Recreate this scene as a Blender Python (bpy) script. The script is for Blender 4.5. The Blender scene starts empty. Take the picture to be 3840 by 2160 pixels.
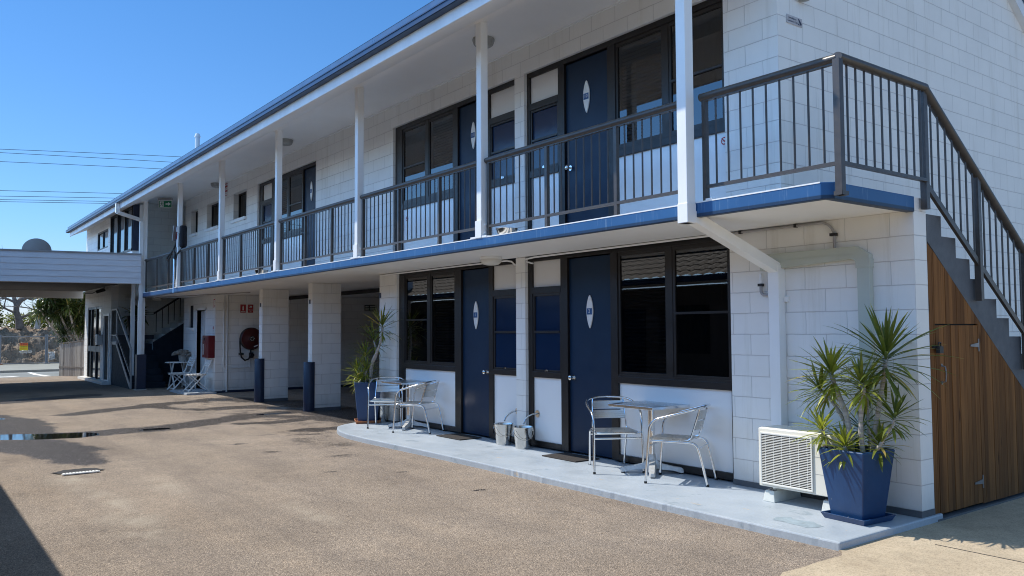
import bpy, bmesh, math, random
from mathutils import Vector, Matrix, noise
R=math.radians
random.seed(7)
sc=bpy.context.scene
COL=sc.collection
# ------------------------------------------------------------------ mesh builder
class MB:
    def __init__(s): s.v=[];s.f=[];s.a=[];s.cur=0.0
    def add(s,vs,fs):
        n=len(s.v); s.v+= [tuple(p) for p in vs]; s.a+=[s.cur]*len(vs)
        s.f+= [tuple(i+n for i in f) for f in fs]; return s
    def box(s,x0,x1,y0,y1,z0,z1):
        if x0>x1:x0,x1=x1,x0
        if y0>y1:y0,y1=y1,y0
        if z0>z1:z0,z1=z1,z0
        return s.add([(x0,y0,z0),(x1,y0,z0),(x1,y1,z0),(x0,y1,z0),(x0,y0,z1),(x1,y0,z1),(x1,y1,z1),(x0,y1,z1)],
          [(0,3,2,1),(4,5,6,7),(0,1,5,4),(1,2,6,5),(2,3,7,6),(3,0,4,7)])
    def quad(s,*p): return s.add(p,[tuple(range(len(p)))])
    def obox(s,c,u,v,w):   # oriented box: centre, half vectors
        c,u,v,w=map(Vector,(c,u,v,w)); P=[]
        for k in (-1,1):
            for j,i in ((-1,-1),(-1,1),(1,1),(1,-1)): P.append(c+u*i+v*j+w*k)
        return s.add(P,[(0,3,2,1),(4,5,6,7),(0,1,5,4),(1,2,6,5),(2,3,7,6),(3,0,4,7)])
    def bar(s,a,b,w,h,up=(0,0,1)):
        a,b=Vector(a),Vector(b); d=(b-a); L=d.length; d.normalize(); up=Vector(up)
        side=d.cross(up)
        if side.length<1e-4: side=d.cross(Vector((0,1,0)))
        side.normalize(); upv=side.cross(d)
        return s.obox((a+b)/2,d*L/2,side*w/2,upv*h/2)
    def tube(s,path,r,n=8,caps=True,closed=False):
        path=[Vector(p) for p in path]; m=len(path)
        rs=r if isinstance(r,(list,tuple)) else [r]*m
        rings=[];prev=None
        for i,p in enumerate(path):
            if closed: t=(path[(i+1)%m]-path[i-1])
            else: t=(path[min(i+1,m-1)]-path[max(i-1,0)])
            if t.length<1e-9: t=Vector((0,0,1))
            t.normalize()
            if prev is None:
                a=Vector((0,0,1)) if abs(t.z)<.9 else Vector((1,0,0)); n1=t.cross(a).normalized()
            else:
                n1=prev-t*prev.dot(t)
                n1=n1.normalized() if n1.length>1e-6 else t.cross(Vector((1,0,0))).normalized()
            prev=n1; n2=t.cross(n1)
            rings.append([p+(n1*math.cos(2*math.pi*k/n)+n2*math.sin(2*math.pi*k/n))*rs[i] for k in range(n)])
        vs=[q for rg in rings for q in rg]; fs=[]
        for i in range(m if closed else m-1):
            j=(i+1)%m
            for k in range(n): fs.append((i*n+k,i*n+(k+1)%n,j*n+(k+1)%n,j*n+k))
        if caps and not closed: fs+= [tuple(reversed(range(n))),tuple(range((m-1)*n,m*n))]
        return s.add(vs,fs)
    def cyl(s,a,b,r,n=16): return s.tube([a,b],r,n)
    def lathe(s,prof,c=(0,0,0),n=24,a0=0,a1=2*math.pi):
        c=Vector(c); full=abs(a1-a0-2*math.pi)<1e-6; m=n if full else n+1
        vs=[];fs=[]
        for (r,z) in prof:
            for k in range(m):
                a=a0+(a1-a0)*k/n; vs.append((c.x+r*math.cos(a),c.y+r*math.sin(a),c.z+z))
        for i in range(len(prof)-1):
            for k in range(n):
                k2=(k+1)%m; fs.append((i*m+k,i*m+k2,(i+1)*m+k2,(i+1)*m+k))
        return s.add(vs,fs)
    def prism(s,poly,axis,a,b):   # poly 2d, extruded along axis
        f={'x':lambda p,t:(t,p[0],p[1]),'y':lambda p,t:(p[0],t,p[1]),'z':lambda p,t:(p[0],p[1],t)}[axis]
        n=len(poly); vs=[f(p,a) for p in poly]+[f(p,b) for p in poly]
        return s.add(vs,[tuple(range(n)),tuple(range(2*n-1,n-1,-1))]+[(i,i+n,(i+1)%n+n,(i+1)%n) for i in range(n)])
    def build(s,name,mat,parent=None,smooth=False,bevel=0,label=None,seg=2,fixn=True,kind=None):
        me=bpy.data.meshes.new(name); me.from_pydata(s.v,[],s.f)
        if any(s.a):
            at=me.attributes.new('tint','FLOAT','POINT'); at.data.foreach_set('value',s.a)
        if fixn:
            bm=bmesh.new(); bm.from_mesh(me); bmesh.ops.recalc_face_normals(bm,faces=bm.faces); bm.to_mesh(me); bm.free()
        o=bpy.data.objects.new(name,me); COL.objects.link(o)
        me.materials.append(mat)
        if parent: o.parent=parent
        if smooth:
            for p in me.polygons: p.use_smooth=True
            me.set_sharp_from_angle(angle=R(40))
        if bevel:
            m=o.modifiers.new('bevel','BEVEL'); m.width=bevel; m.segments=seg; m.limit_method='ANGLE'; m.angle_limit=R(40)
        if label: o['label']=label
        if kind: o['kind']=kind
        return o
def thing(name,label,cat,loc=(0,0,0),rz=0,group=None):
    o=bpy.data.objects.new(name,None); COL.objects.link(o); o.empty_display_size=.1
    o.location=loc; o.rotation_euler=(0,0,rz); o['label']=label; o['category']=cat
    if group: o['group']=group
    return o
def tag(o,label,cat,group=None):
    o['label']=label;o['category']=cat
    if group:o['group']=group
    return o
def dup(root,label=None,loc=None,rz=None):
    r=root.copy(); COL.objects.link(r)
    if loc is not None: r.location=loc
    if rz is not None: r.rotation_euler=(0,0,rz)
    if label: r['label']=label
    for ch in list(root.children):
        c=ch.copy(); COL.objects.link(c); c.parent=r
        for g in list(ch.children):
            d=g.copy(); COL.objects.link(d); d.parent=c
    return r
def txt(s,size,o,u,v,mat,parent,name='lettering',align='CENTER',ysc=1,bold=0):
    cu=bpy.data.curves.new(name,'FONT'); cu.body=s; cu.size=size; cu.align_x=align; cu.align_y='CENTER'
    cu.resolution_u=3; cu.offset=bold
    ob=bpy.data.objects.new(name,cu); COL.objects.link(ob)
    dg=bpy.context.evaluated_depsgraph_get(); me=bpy.data.meshes.new_from_object(ob.evaluated_get(dg))
    bpy.data.objects.remove(ob); bpy.data.curves.remove(cu)
    u=Vector(u).normalized(); v=Vector(v).normalized()*ysc; o=Vector(o)
    for q in me.vertices: q.co=o+u*q.co.x+v*q.co.y
    me.name=name; me.materials.clear(); me.materials.append(mat)
    r=bpy.data.objects.new(name,me); COL.objects.link(r)
    if parent: r.parent=parent
    return r
# ------------------------------------------------------------------ materials
def newmat(name):
    m=bpy.data.materials.new(name); m.use_nodes=True; nt=m.node_tree; b=nt.nodes['Principled BSDF']; return m,nt,b
def N(nt,t,**k):
    n=nt.nodes.new(t)
    for a,v in k.items(): setattr(n,a,v)
    return n
def L(nt,a,b): nt.links.new(a,b)
def mathn(nt,op,a=None,b=None,clamp=False):
    n=N(nt,'ShaderNodeMath',operation=op); n.use_clamp=clamp
    for i,x in enumerate((a,b)):
        if x is None: continue
        if isinstance(x,(int,float)): n.inputs[i].default_value=x
        else: L(nt,x,n.inputs[i])
    return n.outputs[0]
def noisen(nt,scale,detail=4,rough=.55,vec=None,stretch=None):
    n=N(nt,'ShaderNodeTexNoise'); n.inputs['Scale'].default_value=scale; n.inputs['Detail'].default_value=detail; n.inputs['Roughness'].default_value=rough
    if vec is None:
        g=N(nt,'ShaderNodeNewGeometry'); vec=g.outputs['Position']
    if stretch:
        mp=N(nt,'ShaderNodeMapping'); mp.inputs['Scale'].default_value=stretch; L(nt,vec,mp.inputs['Vector']); vec=mp.outputs[0]
    L(nt,vec,n.inputs['Vector']); return n.outputs['Fac']
def rampn(nt,fac,stops):
    r=N(nt,'ShaderNodeValToRGB'); e=r.color_ramp.elements
    while len(e)<len(stops): e.new(.5)
    for i,(p,c) in enumerate(stops):
        e[i].position=p; e[i].color=(c if len(c)==4 else (*c,1)) if isinstance(c,(tuple,list)) else (c,c,c,1)
    L(nt,fac,r.inputs['Fac']); return r.outputs['Color']
def mixc(nt,fac,a,b,bt='MIX'):
    n=N(nt,'ShaderNodeMix',data_type='RGBA',blend_type=bt)
    for i,x in ((0,fac),(6,a),(7,b)):
        if isinstance(x,(int,float)): n.inputs[i].default_value=x
        elif isinstance(x,(tuple,list)): n.inputs[i].default_value=(*x[:3],1)
        else: L(nt,x,n.inputs[i])
    return n.outputs[2]
def bumpn(nt,h,strength,dist,b,prev=None):
    n=N(nt,'ShaderNodeBump'); n.inputs['Strength'].default_value=strength; n.inputs['Distance'].default_value=dist
    L(nt,h,n.inputs['Height'])
    if prev is not None: L(nt,prev,n.inputs['Normal'])
    if b is not None: L(nt,n.outputs[0],b.inputs['Normal'])
    return n.outputs[0]
def pm(name,col,rough=.5,metal=0,var=.08,vs=2.5,bump=0,bs=60,stretch=None,spec=None,fine=.0,rv=.08):
    m,nt,b=newmat(name)
    f=noisen(nt,vs,5,.6,stretch=stretch)
    c=rampn(nt,f,[(.3,tuple(x*(1-var) for x in col)),(.7,tuple(min(1,x*(1+var)) for x in col))])
    if fine:
        f2=noisen(nt,90,3,.6); c=mixc(nt,1,c,rampn(nt,f2,[(.35,1-fine),(.65,1+0*fine)]),'MULTIPLY')
    L(nt,c,b.inputs['Base Color']); b.inputs['Metallic'].default_value=metal
    rr=rampn(nt,noisen(nt,vs*3,4),[(.3,max(0,rough-rv)),(.7,min(1,rough+rv))]); L(nt,rr,b.inputs['Roughness'])
    if spec is not None: b.inputs['Specular IOR Level'].default_value=spec
    if bump: bumpn(nt,noisen(nt,bs,4,.6),bump,.004,b)
    return m
def blockmat(name,col,mort,ph=.2,streak=True,paintline=None,low=None):
    m,nt,b=newmat(name); g=N(nt,'ShaderNodeNewGeometry')
    sp=N(nt,'ShaderNodeSeparateXYZ'); L(nt,g.outputs['Position'],sp.inputs[0]); sn=N(nt,'ShaderNodeSeparateXYZ'); L(nt,g.outputs['True Normal'],sn.inputs[0])
    isx=mathn(nt,'GREATER_THAN',mathn(nt,'ABSOLUTE',sn.outputs[0]),.6)
    mu=N(nt,'ShaderNodeMix',data_type='FLOAT'); L(nt,isx,mu.inputs[0]); L(nt,mathn(nt,'ADD',sp.outputs[0],ph),mu.inputs[2]); L(nt,sp.outputs[1],mu.inputs[3])
    # slightly wavy joints
    w=noisen(nt,9,2); wz=mathn(nt,'MULTIPLY',mathn(nt,'SUBTRACT',w,.5),.008)
    cb=N(nt,'ShaderNodeCombineXYZ'); L(nt,mathn(nt,'ADD',mu.outputs[0],wz),cb.inputs[0]); L(nt,mathn(nt,'ADD',sp.outputs[2],wz),cb.inputs[1])
    br=N(nt,'ShaderNodeTexBrick'); br.offset=.5; br.inputs['Scale'].default_value=1; br.inputs['Brick Width'].default_value=.4; br.inputs['Row Height'].default_value=.2
    br.inputs['Mortar Size'].default_value=.0034; br.inputs['Mortar Smooth'].default_value=.35; br.inputs['Color1'].default_value=(1,1,1,1); br.inputs['Color2'].default_value=(.94,.94,.94,1); br.inputs['Mortar'].default_value=(.5,.5,.5,1)
    L(nt,cb.outputs[0],br.inputs['Vector'])
    base=rampn(nt,noisen(nt,1.6,5,.6),[(.3,tuple(x*.93 for x in col)),(.7,col)])
    base=mixc(nt,.6,base,br.outputs['Color'],'MULTIPLY')
    jl=rampn(nt,noisen(nt,2.3,3),[(.40,.05),(.66,.8)])     # some joints filled with paint
    zf=mathn(nt,'FRACT',mathn(nt,'MULTIPLY',mathn(nt,'ADD',sp.outputs[2],wz),5)); hz=mathn(nt,'GREATER_THAN',mathn(nt,'ABSOLUTE',mathn(nt,'SUBTRACT',zf,.5)),.455)
    hw=mathn(nt,'ADD',.18,mathn(nt,'MULTIPLY',hz,.82)); jf=mathn(nt,'MULTIPLY',mathn(nt,'MULTIPLY',br.outputs['Fac'],jl),hw)
    c=mixc(nt,jf,base,mort)
    if streak:
        st=noisen(nt,1,6,.7,stretch=(5,5,.35)); c=mixc(nt,1,c,rampn(nt,st,[(.28,(.86,.85,.82)),(.46,(1,1,1))]),'MULTIPLY')
    if low is not None:   # grubby splash zone near the ground
        gr=mathn(nt,'SUBTRACT',1,mathn(nt,'DIVIDE',sp.outputs[2],.22),True); c=mixc(nt,mathn(nt,'MULTIPLY',gr,mathn(nt,'MULTIPLY',noisen(nt,6,5),.75)),c,low)
    if paintline:
        z,pc=paintline; c=mixc(nt,mathn(nt,'LESS_THAN',sp.outputs[2],z),c,pc)
    L(nt,c,b.inputs['Base Color']); b.inputs['Roughness'].default_value=.55
    n1=bumpn(nt,noisen(nt,55,5,.65),.35,.0025,None)
    bumpn(nt,mathn(nt,'SUBTRACT',1,mathn(nt,'MULTIPLY',br.outputs['Fac'],mathn(nt,'ADD',.45,mathn(nt,'MULTIPLY',hw,.55)))),.9,.005,b,n1)
    return m
M={}
M['block']=blockmat('painted_block',(.92,.905,.865),(.72,.66,.65),low=(.50,.48,.44))
M['block_teal']=blockmat('painted_block_teal',(.80,.84,.82),(.6,.63,.62))  # pale teal-white block paint of the stairwell
M['block_dado']=blockmat('painted_block_dado',(.72,.74,.72),(.5,.5,.5),paintline=(1.36,(.045,.06,.10)))
M['white']=pm('white_paint',(.90,.90,.885),.4,var=.05,vs=1.5,bump=.12,bs=30)
M['soffit']=pm('soffit_paint',(.87,.86,.84),.55,var=.04,vs=.8)
M['fasciaw']=pm('fascia_paint',(.80,.80,.80),.45,var=.12,vs=2,stretch=(1,1,.2))
M['panel']=pm('white_panel',(.90,.90,.895),.24,var=.012,vs=2,rv=.02)
M['cream']=pm('cream_panel',(.74,.72,.69),.4,var=.015)
M['navyroof']=pm('navy_metal',(.014,.036,.092),.38,var=.15,vs=3,spec=.5)
M['bluemetal']=pm('roof_metal',(.05,.11,.22),.35,var=.15,vs=4)
M['door']=pm('navy_door',(.0066,.0245,.058),.42,var=.08,vs=2,bump=.03,bs=150,spec=.28)
M['frame']=pm('brown_timber',(.0115,.0085,.0075),.40,var=.25,vs=8,bump=.1,bs=40)
M['alum']=pm('bronze_aluminium',(.026,.022,.020),.36,metal=.2,var=.1)
M['rail']=pm('rail_paint',(.066,.057,.050),.40,metal=.0,var=.18,vs=14,bump=.05,bs=90)
M['bluepane']=pm('blue_pane',(.0075,.023,.062),.16,var=.05,rv=.03)
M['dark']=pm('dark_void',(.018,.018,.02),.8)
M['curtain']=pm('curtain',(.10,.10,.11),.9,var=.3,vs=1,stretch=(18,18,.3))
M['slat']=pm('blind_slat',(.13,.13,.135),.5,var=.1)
M['alu']=pm('polished_aluminium',(.80,.80,.80),.17,metal=1,var=.05,vs=8,rv=.06)
M['aluslat']=pm('brushed_aluminium',(.66,.65,.62),.34,metal=1,var=.06,vs=3,stretch=(1,40,40))
M['castalu']=pm('cast_aluminium',(.62,.62,.61),.5,metal=.55,var=.12,vs=20,bump=.1)
M['tabletop']=pm('brushed_tabletop',(.55,.55,.55),.3,metal=1,var=.08,vs=3,stretch=(60,2,2))
M['steel']=pm('stainless_bucket',(.62,.60,.56),.16,metal=1,var=.06,vs=10,rv=.06)
M['chrome']=pm('satin_chrome',(.72,.71,.69),.2,metal=1,var=.04)
M['black']=pm('black_plastic',(.015,.015,.016),.45)
M['mat']=pm('doormat_bristle',(.035,.030,.028),.95,var=.3,vs=120,bump=.6,bs=300)
M['plastic']=pm('ac_plastic',(.79,.765,.67),.42,var=.02,vs=2)
M['grille']=pm('ac_grille',(.78,.77,.71),.4,var=.03)
M['trunk']=pm('trunking',(.52,.55,.48),.4,var=.05)
M['pvc']=pm('grey_conduit',(.36,.35,.35),.45,var=.1)
M['pvcw']=pm('white_pipe',(.72,.72,.70),.4,var=.06)
M['foam']=pm('mount_block',(.68,.70,.66),.6,var=.06,vs=12)
M['terra']=pm('terracotta',(.42,.16,.07),.7,var=.2,vs=12)
M['soil']=pm('potting_soil',(.045,.032,.022),.95,var=.4,vs=40,bump=.8,bs=60)
M['signred']=pm('sign_red',(.42,.03,.035),.45,var=.06)
M['cabred']=pm('cabinet_red',(.15,.008,.014),.4,var=.06)
M['reelred']=pm('reel_red',(.075,.008,.007),.4,var=.15)
M['rubber']=pm('black_rubber',(.018,.018,.018),.6)
M['signwhite']=pm('sign_white',(.80,.80,.78),.4,var=.03)
M['signblue']=pm('sign_blue',(.02,.09,.25),.4,var=.03)
M['green']=pm('exit_green',(.02,.20,.09),.35,var=.03)
M['yellow']=pm('sign_yellow',(.80,.56,.02),.5,var=.05)
M['orange']=pm('sign_orange',(.75,.16,.02),.5,var=.05)
M['glow']=pm('light_diffuser',(.72,.70,.64),.35,var=.04)
M['greydiff']=pm('weathered_diffuser',(.34,.34,.32),.4,var=.2,vs=20)
M['clad']=pm('weatherboard',(.70,.72,.76),.5,var=.06,vs=2,stretch=(1,1,6))
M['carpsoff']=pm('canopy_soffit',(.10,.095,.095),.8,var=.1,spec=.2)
M['slate']=pm('slate_paint',(.022,.032,.045),.7,var=.2,vs=5,spec=.12)
M['navypost']=pm('navy_paint',(.010,.020,.050),.42,var=.15,vs=6,bump=.08)
M['greypaint']=pm('grey_stair_paint',(.11,.118,.13),.6,var=.2,vs=4,bump=.2,bs=50,fine=.1)
M['galv']=pm('galvanised_steel',(.25,.25,.26),.45,metal=.7,var=.15,vs=15)
M['dish']=pm('dish_grey',(.30,.30,.30),.5,var=.08)
M['chairw']=pm('white_timber',(.78,.78,.76),.5,var=.06,vs=20)
M['bark']=pm('tree_bark',(.20,.17,.15),.9,var=.35,vs=8,bump=.8,bs=20)
M['palebark']=pm('dracaena_bark',(.46,.41,.37),.8,var=.35,vs=3,stretch=(1,1,30),bump=.6,bs=40)
M['meshwire']=pm('mesh_wire',(.16,.165,.16),.6,metal=.5)
M['wire']=pm('cable',(.05,.06,.07),.6)
M['footpath']=pm('footpath_concrete',(.27,.275,.245),.85,var=.12,vs=.8,fine=.15)
M['road']=pm('road_asphalt',(.22,.235,.235),.85,var=.1,vs=.7,fine=.2)
M['kerb']=pm('kerb_concrete',(.45,.44,.41),.8,var=.12,vs=3)
M['roadpaint']=pm('road_paint',(.78,.78,.76),.6,var=.1,vs=8)
M['red']=M['signred']
M['brand']=pm('brand_red',(.50,.05,.06),.4,var=.02)
M['greytext']=pm('grey_print',(.25,.25,.25),.5,var=.02)
M['darktext']=pm('dark_print',(.015,.02,.05),.5,var=.02)
M['tile']=pm('roof_tile',(.10,.075,.06),.7,var=.3,vs=6)
M['fabric']=pm('pack_fabric',(.012,.012,.016),.8,var=.3,vs=30)
M['flower']=pm('dried_flowers',(.32,.30,.27),.85,var=.35,vs=40)
M['navyglass']=pm('tinted_glass',(.03,.05,.07),.06,var=.05,rv=.02,spec=1.0)
M['signgrey']=pm('sign_grey',(.52,.49,.49),.5,var=.04)
M['oppwall']=pm('opposite_wall',(.11,.11,.12),.6,var=.1)
M['bonewhite']=pm('crumpled_sheet',(.72,.72,.72),.7,var=.1)
def glassmat(name,tint,ior,rough=.015):
    m,nt,b=newmat(name); nt.nodes.remove(b); out=nt.nodes['Material Output']
    fr=N(nt,'ShaderNodeFresnel'); fr.inputs['IOR'].default_value=ior
    gl=N(nt,'ShaderNodeBsdfGlossy'); gl.inputs['Roughness'].default_value=rough
    tr=N(nt,'ShaderNodeBsdfTransparent'); tr.inputs['Color'].default_value=(*tint,1)
    bp_=N(nt,'ShaderNodeBump'); bp_.inputs['Strength'].default_value=.03; bp_.inputs['Distance'].default_value=.01
    L(nt,noisen(nt,1.6,1),bp_.inputs['Height']); L(nt,bp_.outputs[0],gl.inputs['Normal']); L(nt,bp_.outputs[0],fr.inputs['Normal'])
    mx=N(nt,'ShaderNodeMixShader'); L(nt,fr.outputs[0],mx.inputs[0]); L(nt,tr.outputs[0],mx.inputs[1]); L(nt,gl.outputs[0],mx.inputs[2]); L(nt,mx.outputs[0],out.inputs[0]); return m
M['glass']=glassmat('window_glass',(.30,.32,.34),2.05)
M['screen']=glassmat('screened_glass',(.12,.12,.13),1.35,.05)
M['clearglass']=glassmat('door_glass',(.75,.78,.78),1.5)
# blue slab edge with salt streaks
def slabmat():
    m,nt,b=newmat('blue_slab_edge'); g=N(nt,'ShaderNodeNewGeometry')
    f=noisen(nt,1,6,.75,stretch=(34,34,2.2)); f2=noisen(nt,1.1,4,.6)
    c=rampn(nt,f2,[(.3,(.016,.095,.25)),(.7,(.026,.125,.31))])
    s=mathn(nt,'MULTIPLY',rampn(nt,f,[(.56,0.),(.76,1.)]),.45); c=mixc(nt,s,c,(.36,.48,.62))
    sp=N(nt,'ShaderNodeSeparateXYZ'); L(nt,g.outputs['Position'],sp.inputs[0])
    lip=rampn(nt,mathn(nt,'ADD',mathn(nt,'SUBTRACT',sp.outputs[2],2.40),0),[(0,(.3,.3,.3)),(.012,(.3,.3,.3)),(.02,(1,1,1))])
    c=mixc(nt,1,c,lip,'MULTIPLY')
    L(nt,c,b.inputs['Base Color']); b.inputs['Roughness'].default_value=.45; bumpn(nt,f2,.2,.004,b); return m
M['slab']=slabmat()
def apronmat():
    m,nt,b=newmat('grey_blue_floor_paint')
    c=rampn(nt,noisen(nt,1.3,6,.65),[(.3,(.36,.415,.475)),(.7,(.455,.505,.56))])
    ch=noisen(nt,4.2,6,.72); c=mixc(nt,rampn(nt,ch,[(.61,0.),(.64,.85)]),c,(.30,.36,.41))      # old darker coat
    ch2=noisen(nt,3.1,6,.7,stretch=(1,2.2,1)); c=mixc(nt,rampn(nt,ch2,[(.665,0.),(.68,1.)]),c,(.52,.46,.39))  # worn through
    c=mixc(nt,1,c,rampn(nt,noisen(nt,60,3,.6),[(.3,.88),(.6,1.)]),'MULTIPLY')
    L(nt,c,b.inputs['Base Color']); L(nt,rampn(nt,noisen(nt,5,5),[(.3,.34),(.7,.55)]),b.inputs['Roughness'])
    bumpn(nt,mathn(nt,'ADD',noisen(nt,25,5,.6),mathn(nt,'MULTIPLY',ch,.8)),.22,.006,b); return m
M['apron']=apronmat()
def asphaltmat():
    m,nt,b=newmat('worn_asphalt'); g=N(nt,'ShaderNodeNewGeometry'); P=g.outputs['Position']
    big=noisen(nt,.55,5,.6); mid=noisen(nt,3,5,.6); 
    c=rampn(nt,big,[(.30,(.32,.262,.210)),(.70,(.42,.352,.290))])
    c=mixc(nt,.55,c,rampn(nt,mid,[(.3,(.72,.72,.73)),(.7,(1.08,1.06,1.03))]),'MULTIPLY')
    trk=noisen(nt,1,5,.62,stretch=(.28,1.9,1)); c=mixc(nt,1,c,rampn(nt,trk,[(.32,(.80,.80,.82)),(.52,(1,1,1)),(.74,(1.10,1.08,1.05))]),'MULTIPLY')
    oil=noisen(nt,1.9,7,.72); c=mixc(nt,1,c,rampn(nt,oil,[(.27,(.62,.62,.63)),(.38,(1,1,1))]),'MULTIPLY')
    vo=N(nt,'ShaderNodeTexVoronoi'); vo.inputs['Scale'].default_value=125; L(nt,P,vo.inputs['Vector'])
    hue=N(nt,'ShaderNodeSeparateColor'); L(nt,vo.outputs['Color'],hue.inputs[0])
    agg=rampn(nt,hue.outputs[0],[(0,(.45,.43,.42)),(.5,(1.0,1.0,1.0)),(.86,(1.25,1.23,1.2)),(1,(1.9,1.85,1.8))])
    c=mixc(nt,.8,c,agg,'MULTIPLY')
    crev=rampn(nt,vo.outputs['Distance'],[(.25,(1.,1.,1.)),(.65,(.52,.50,.49))]); c=mixc(nt,.7,c,crev,'MULTIPLY')
    at=N(nt,'ShaderNodeAttribute',attribute_name='wet'); wet=at.outputs['Fac']
    wn=mathn(nt,'ADD',wet,mathn(nt,'ADD',mathn(nt,'MULTIPLY',mathn(nt,'SUBTRACT',noisen(nt,2.6,8,.78),.5),1.15),mathn(nt,'MULTIPLY',mathn(nt,'SUBTRACT',noisen(nt,42,3,.7),.5),.7)))
    wm=rampn(nt,wn,[(.46,0.),(.62,1.)]); pud=rampn(nt,mathn(nt,'ADD',wet,mathn(nt,'MULTIPLY',mathn(nt,'SUBTRACT',noisen(nt,3,4),.5),.3)),[(1.20/2,0.),(1.26/2,1.)])
    at2=N(nt,'ShaderNodeAttribute',attribute_name='pale'); 
    pl=mathn(nt,'MULTIPLY',at2.outputs['Fac'],rampn(nt,noisen(nt,2.5,5,.65),[(.4,0.),(.62,.55)])); c=mixc(nt,pl,c,(.50,.44,.36))
    at3=N(nt,'ShaderNodeAttribute',attribute_name='pud'); pw=mathn(nt,'ADD',at3.outputs['Fac'],mathn(nt,'MULTIPLY',mathn(nt,'SUBTRACT',noisen(nt,2.6,4),.5),.4)); pud=rampn(nt,pw,[(.52,0.),(.56,1.)])
    wet_glint_c=rampn(nt,hue.outputs[2],[(.0,(.018,.014,.013)),(.70,(.030,.024,.022)),(.88,(.08,.07,.068)),(.97,(.36,.34,.34))]); c=mixc(nt,mathn(nt,'MULTIPLY',wm,.95),c,wet_glint_c); c=mixc(nt,pud,c,(.012,.012,.013))  # palest grains in the wet colour paint in sun glints
    L(nt,c,b.inputs['Base Color'])
    ro=mathn(nt,'SUBTRACT',.92,mathn(nt,'MULTIPLY',wm,.44)); ro=mathn(nt,'MULTIPLY',ro,mathn(nt,'SUBTRACT',1,pud)); ro=mathn(nt,'ADD',ro,.02,True); L(nt,ro,b.inputs['Roughness']); L(nt,mathn(nt,'ADD',mathn(nt,'SUBTRACT',.5,mathn(nt,'MULTIPLY',wm,.34)),mathn(nt,'MULTIPLY',pud,.6)),b.inputs['Specular IOR Level'])
    h=mathn(nt,'ADD',mathn(nt,'MULTIPLY',mathn(nt,'SUBTRACT',1,vo.outputs['Distance']),1),mathn(nt,'MULTIPLY',noisen(nt,240,2),.5))
    bn=N(nt,'ShaderNodeBump'); bn.inputs['Distance'].default_value=.007; L(nt,h,bn.inputs['Height']); L(nt,mathn(nt,'SUBTRACT',.75,mathn(nt,'MULTIPLY',pud,.745)),bn.inputs['Strength']); L(nt,bn.outputs[0],b.inputs['Normal'])
    return m
M['oldcoat']=pm('old_floor_coat',(.30,.37,.42),.55,var=.2,vs=9,bump=.5,bs=25)
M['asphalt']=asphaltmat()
def concmat():
    m,nt,b=newmat('tan_concrete'); c=rampn(nt,noisen(nt,1.1,6,.65),[(.3,(.44,.35,.245)),(.7,(.56,.465,.335))])
    vo=N(nt,'ShaderNodeTexVoronoi'); vo.inputs['Scale'].default_value=130; g=N(nt,'ShaderNodeNewGeometry'); L(nt,g.outputs['Position'],vo.inputs['Vector'])
    s=N(nt,'ShaderNodeSeparateColor'); L(nt,vo.outputs['Color'],s.inputs[0]); c=mixc(nt,.7,c,rampn(nt,s.outputs[0],[(0,(.6,.58,.56)),(.4,(1,1,1)),(1,(1.15,1.13,1.1))]),'MULTIPLY')
    c=mixc(nt,1,c,rampn(nt,noisen(nt,5,5,.7),[(.3,(.78,.78,.78)),(.6,(1,1,1))]),'MULTIPLY')
    L(nt,c,b.inputs['Base Color']); b.inputs['Roughness'].default_value=.88; bumpn(nt,noisen(nt,70,5,.7),.5,.005,b); return m
M['conc']=concmat()
def woodmat(name,a,bb,grey=False):
    m,nt,b=newmat(name); 
    g=N(nt,'ShaderNodeNewGeometry')
    at=N(nt,'ShaderNodeAttribute',attribute_name='tint')
    f=noisen(nt,1,6,.65,stretch=(22,22,1.1)); f2=noisen(nt,1,4,.6,stretch=(90,90,2.5))
    c=rampn(nt,f,[(.28,a),(.72,bb)]); c=mixc(nt,.6,c,rampn(nt,f2,[(.3,(.62,.58,.55)),(.65,(1.06,1.05,1.02))]),'MULTIPLY')
    c=mixc(nt,1,c,rampn(nt,at.outputs['Fac'],[(0,(.66,.63,.60)),(.5,(.92,.90,.88)),(1,(1.25,1.22,1.15))]),'MULTIPLY')
    kn=N(nt,'ShaderNodeTexVoronoi'); mp=N(nt,'ShaderNodeMapping'); mp.inputs['Scale'].default_value=(6,6,1.6); L(nt,g.outputs['Position'],mp.inputs[0]); L(nt,mp.outputs[0],kn.inputs['Vector']); kn.inputs['Scale'].default_value=1
    c=mixc(nt,rampn(nt,kn.outputs['Distance'],[(.05,.75),(.12,0.)]),c,tuple(x*.25 for x in a))
    if not grey:
        sp=N(nt,'ShaderNodeSeparateXYZ'); L(nt,g.outputs['Position'],sp.inputs[0]); lo=mathn(nt,'SUBTRACT',1,mathn(nt,'DIVIDE',mathn(nt,'ADD',sp.outputs[2],.1),.9),True)
        c=mixc(nt,mathn(nt,'MULTIPLY',lo,mathn(nt,'MULTIPLY',noisen(nt,2.5,5,.7),.55)),c,(.035,.025,.018))
    L(nt,c,b.inputs['Base Color']); b.inputs['Roughness'].default_value=.75; b.inputs['Specular IOR Level'].default_value=.15; bumpn(nt,f2,.35,.003,b); return m
M['timber']=woodmat('stained_timber',(.165,.068,.022),(.30,.140,.050))
M['paling']=woodmat('weathered_paling',(.30,.28,.265),(.58,.55,.52),True)
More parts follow.
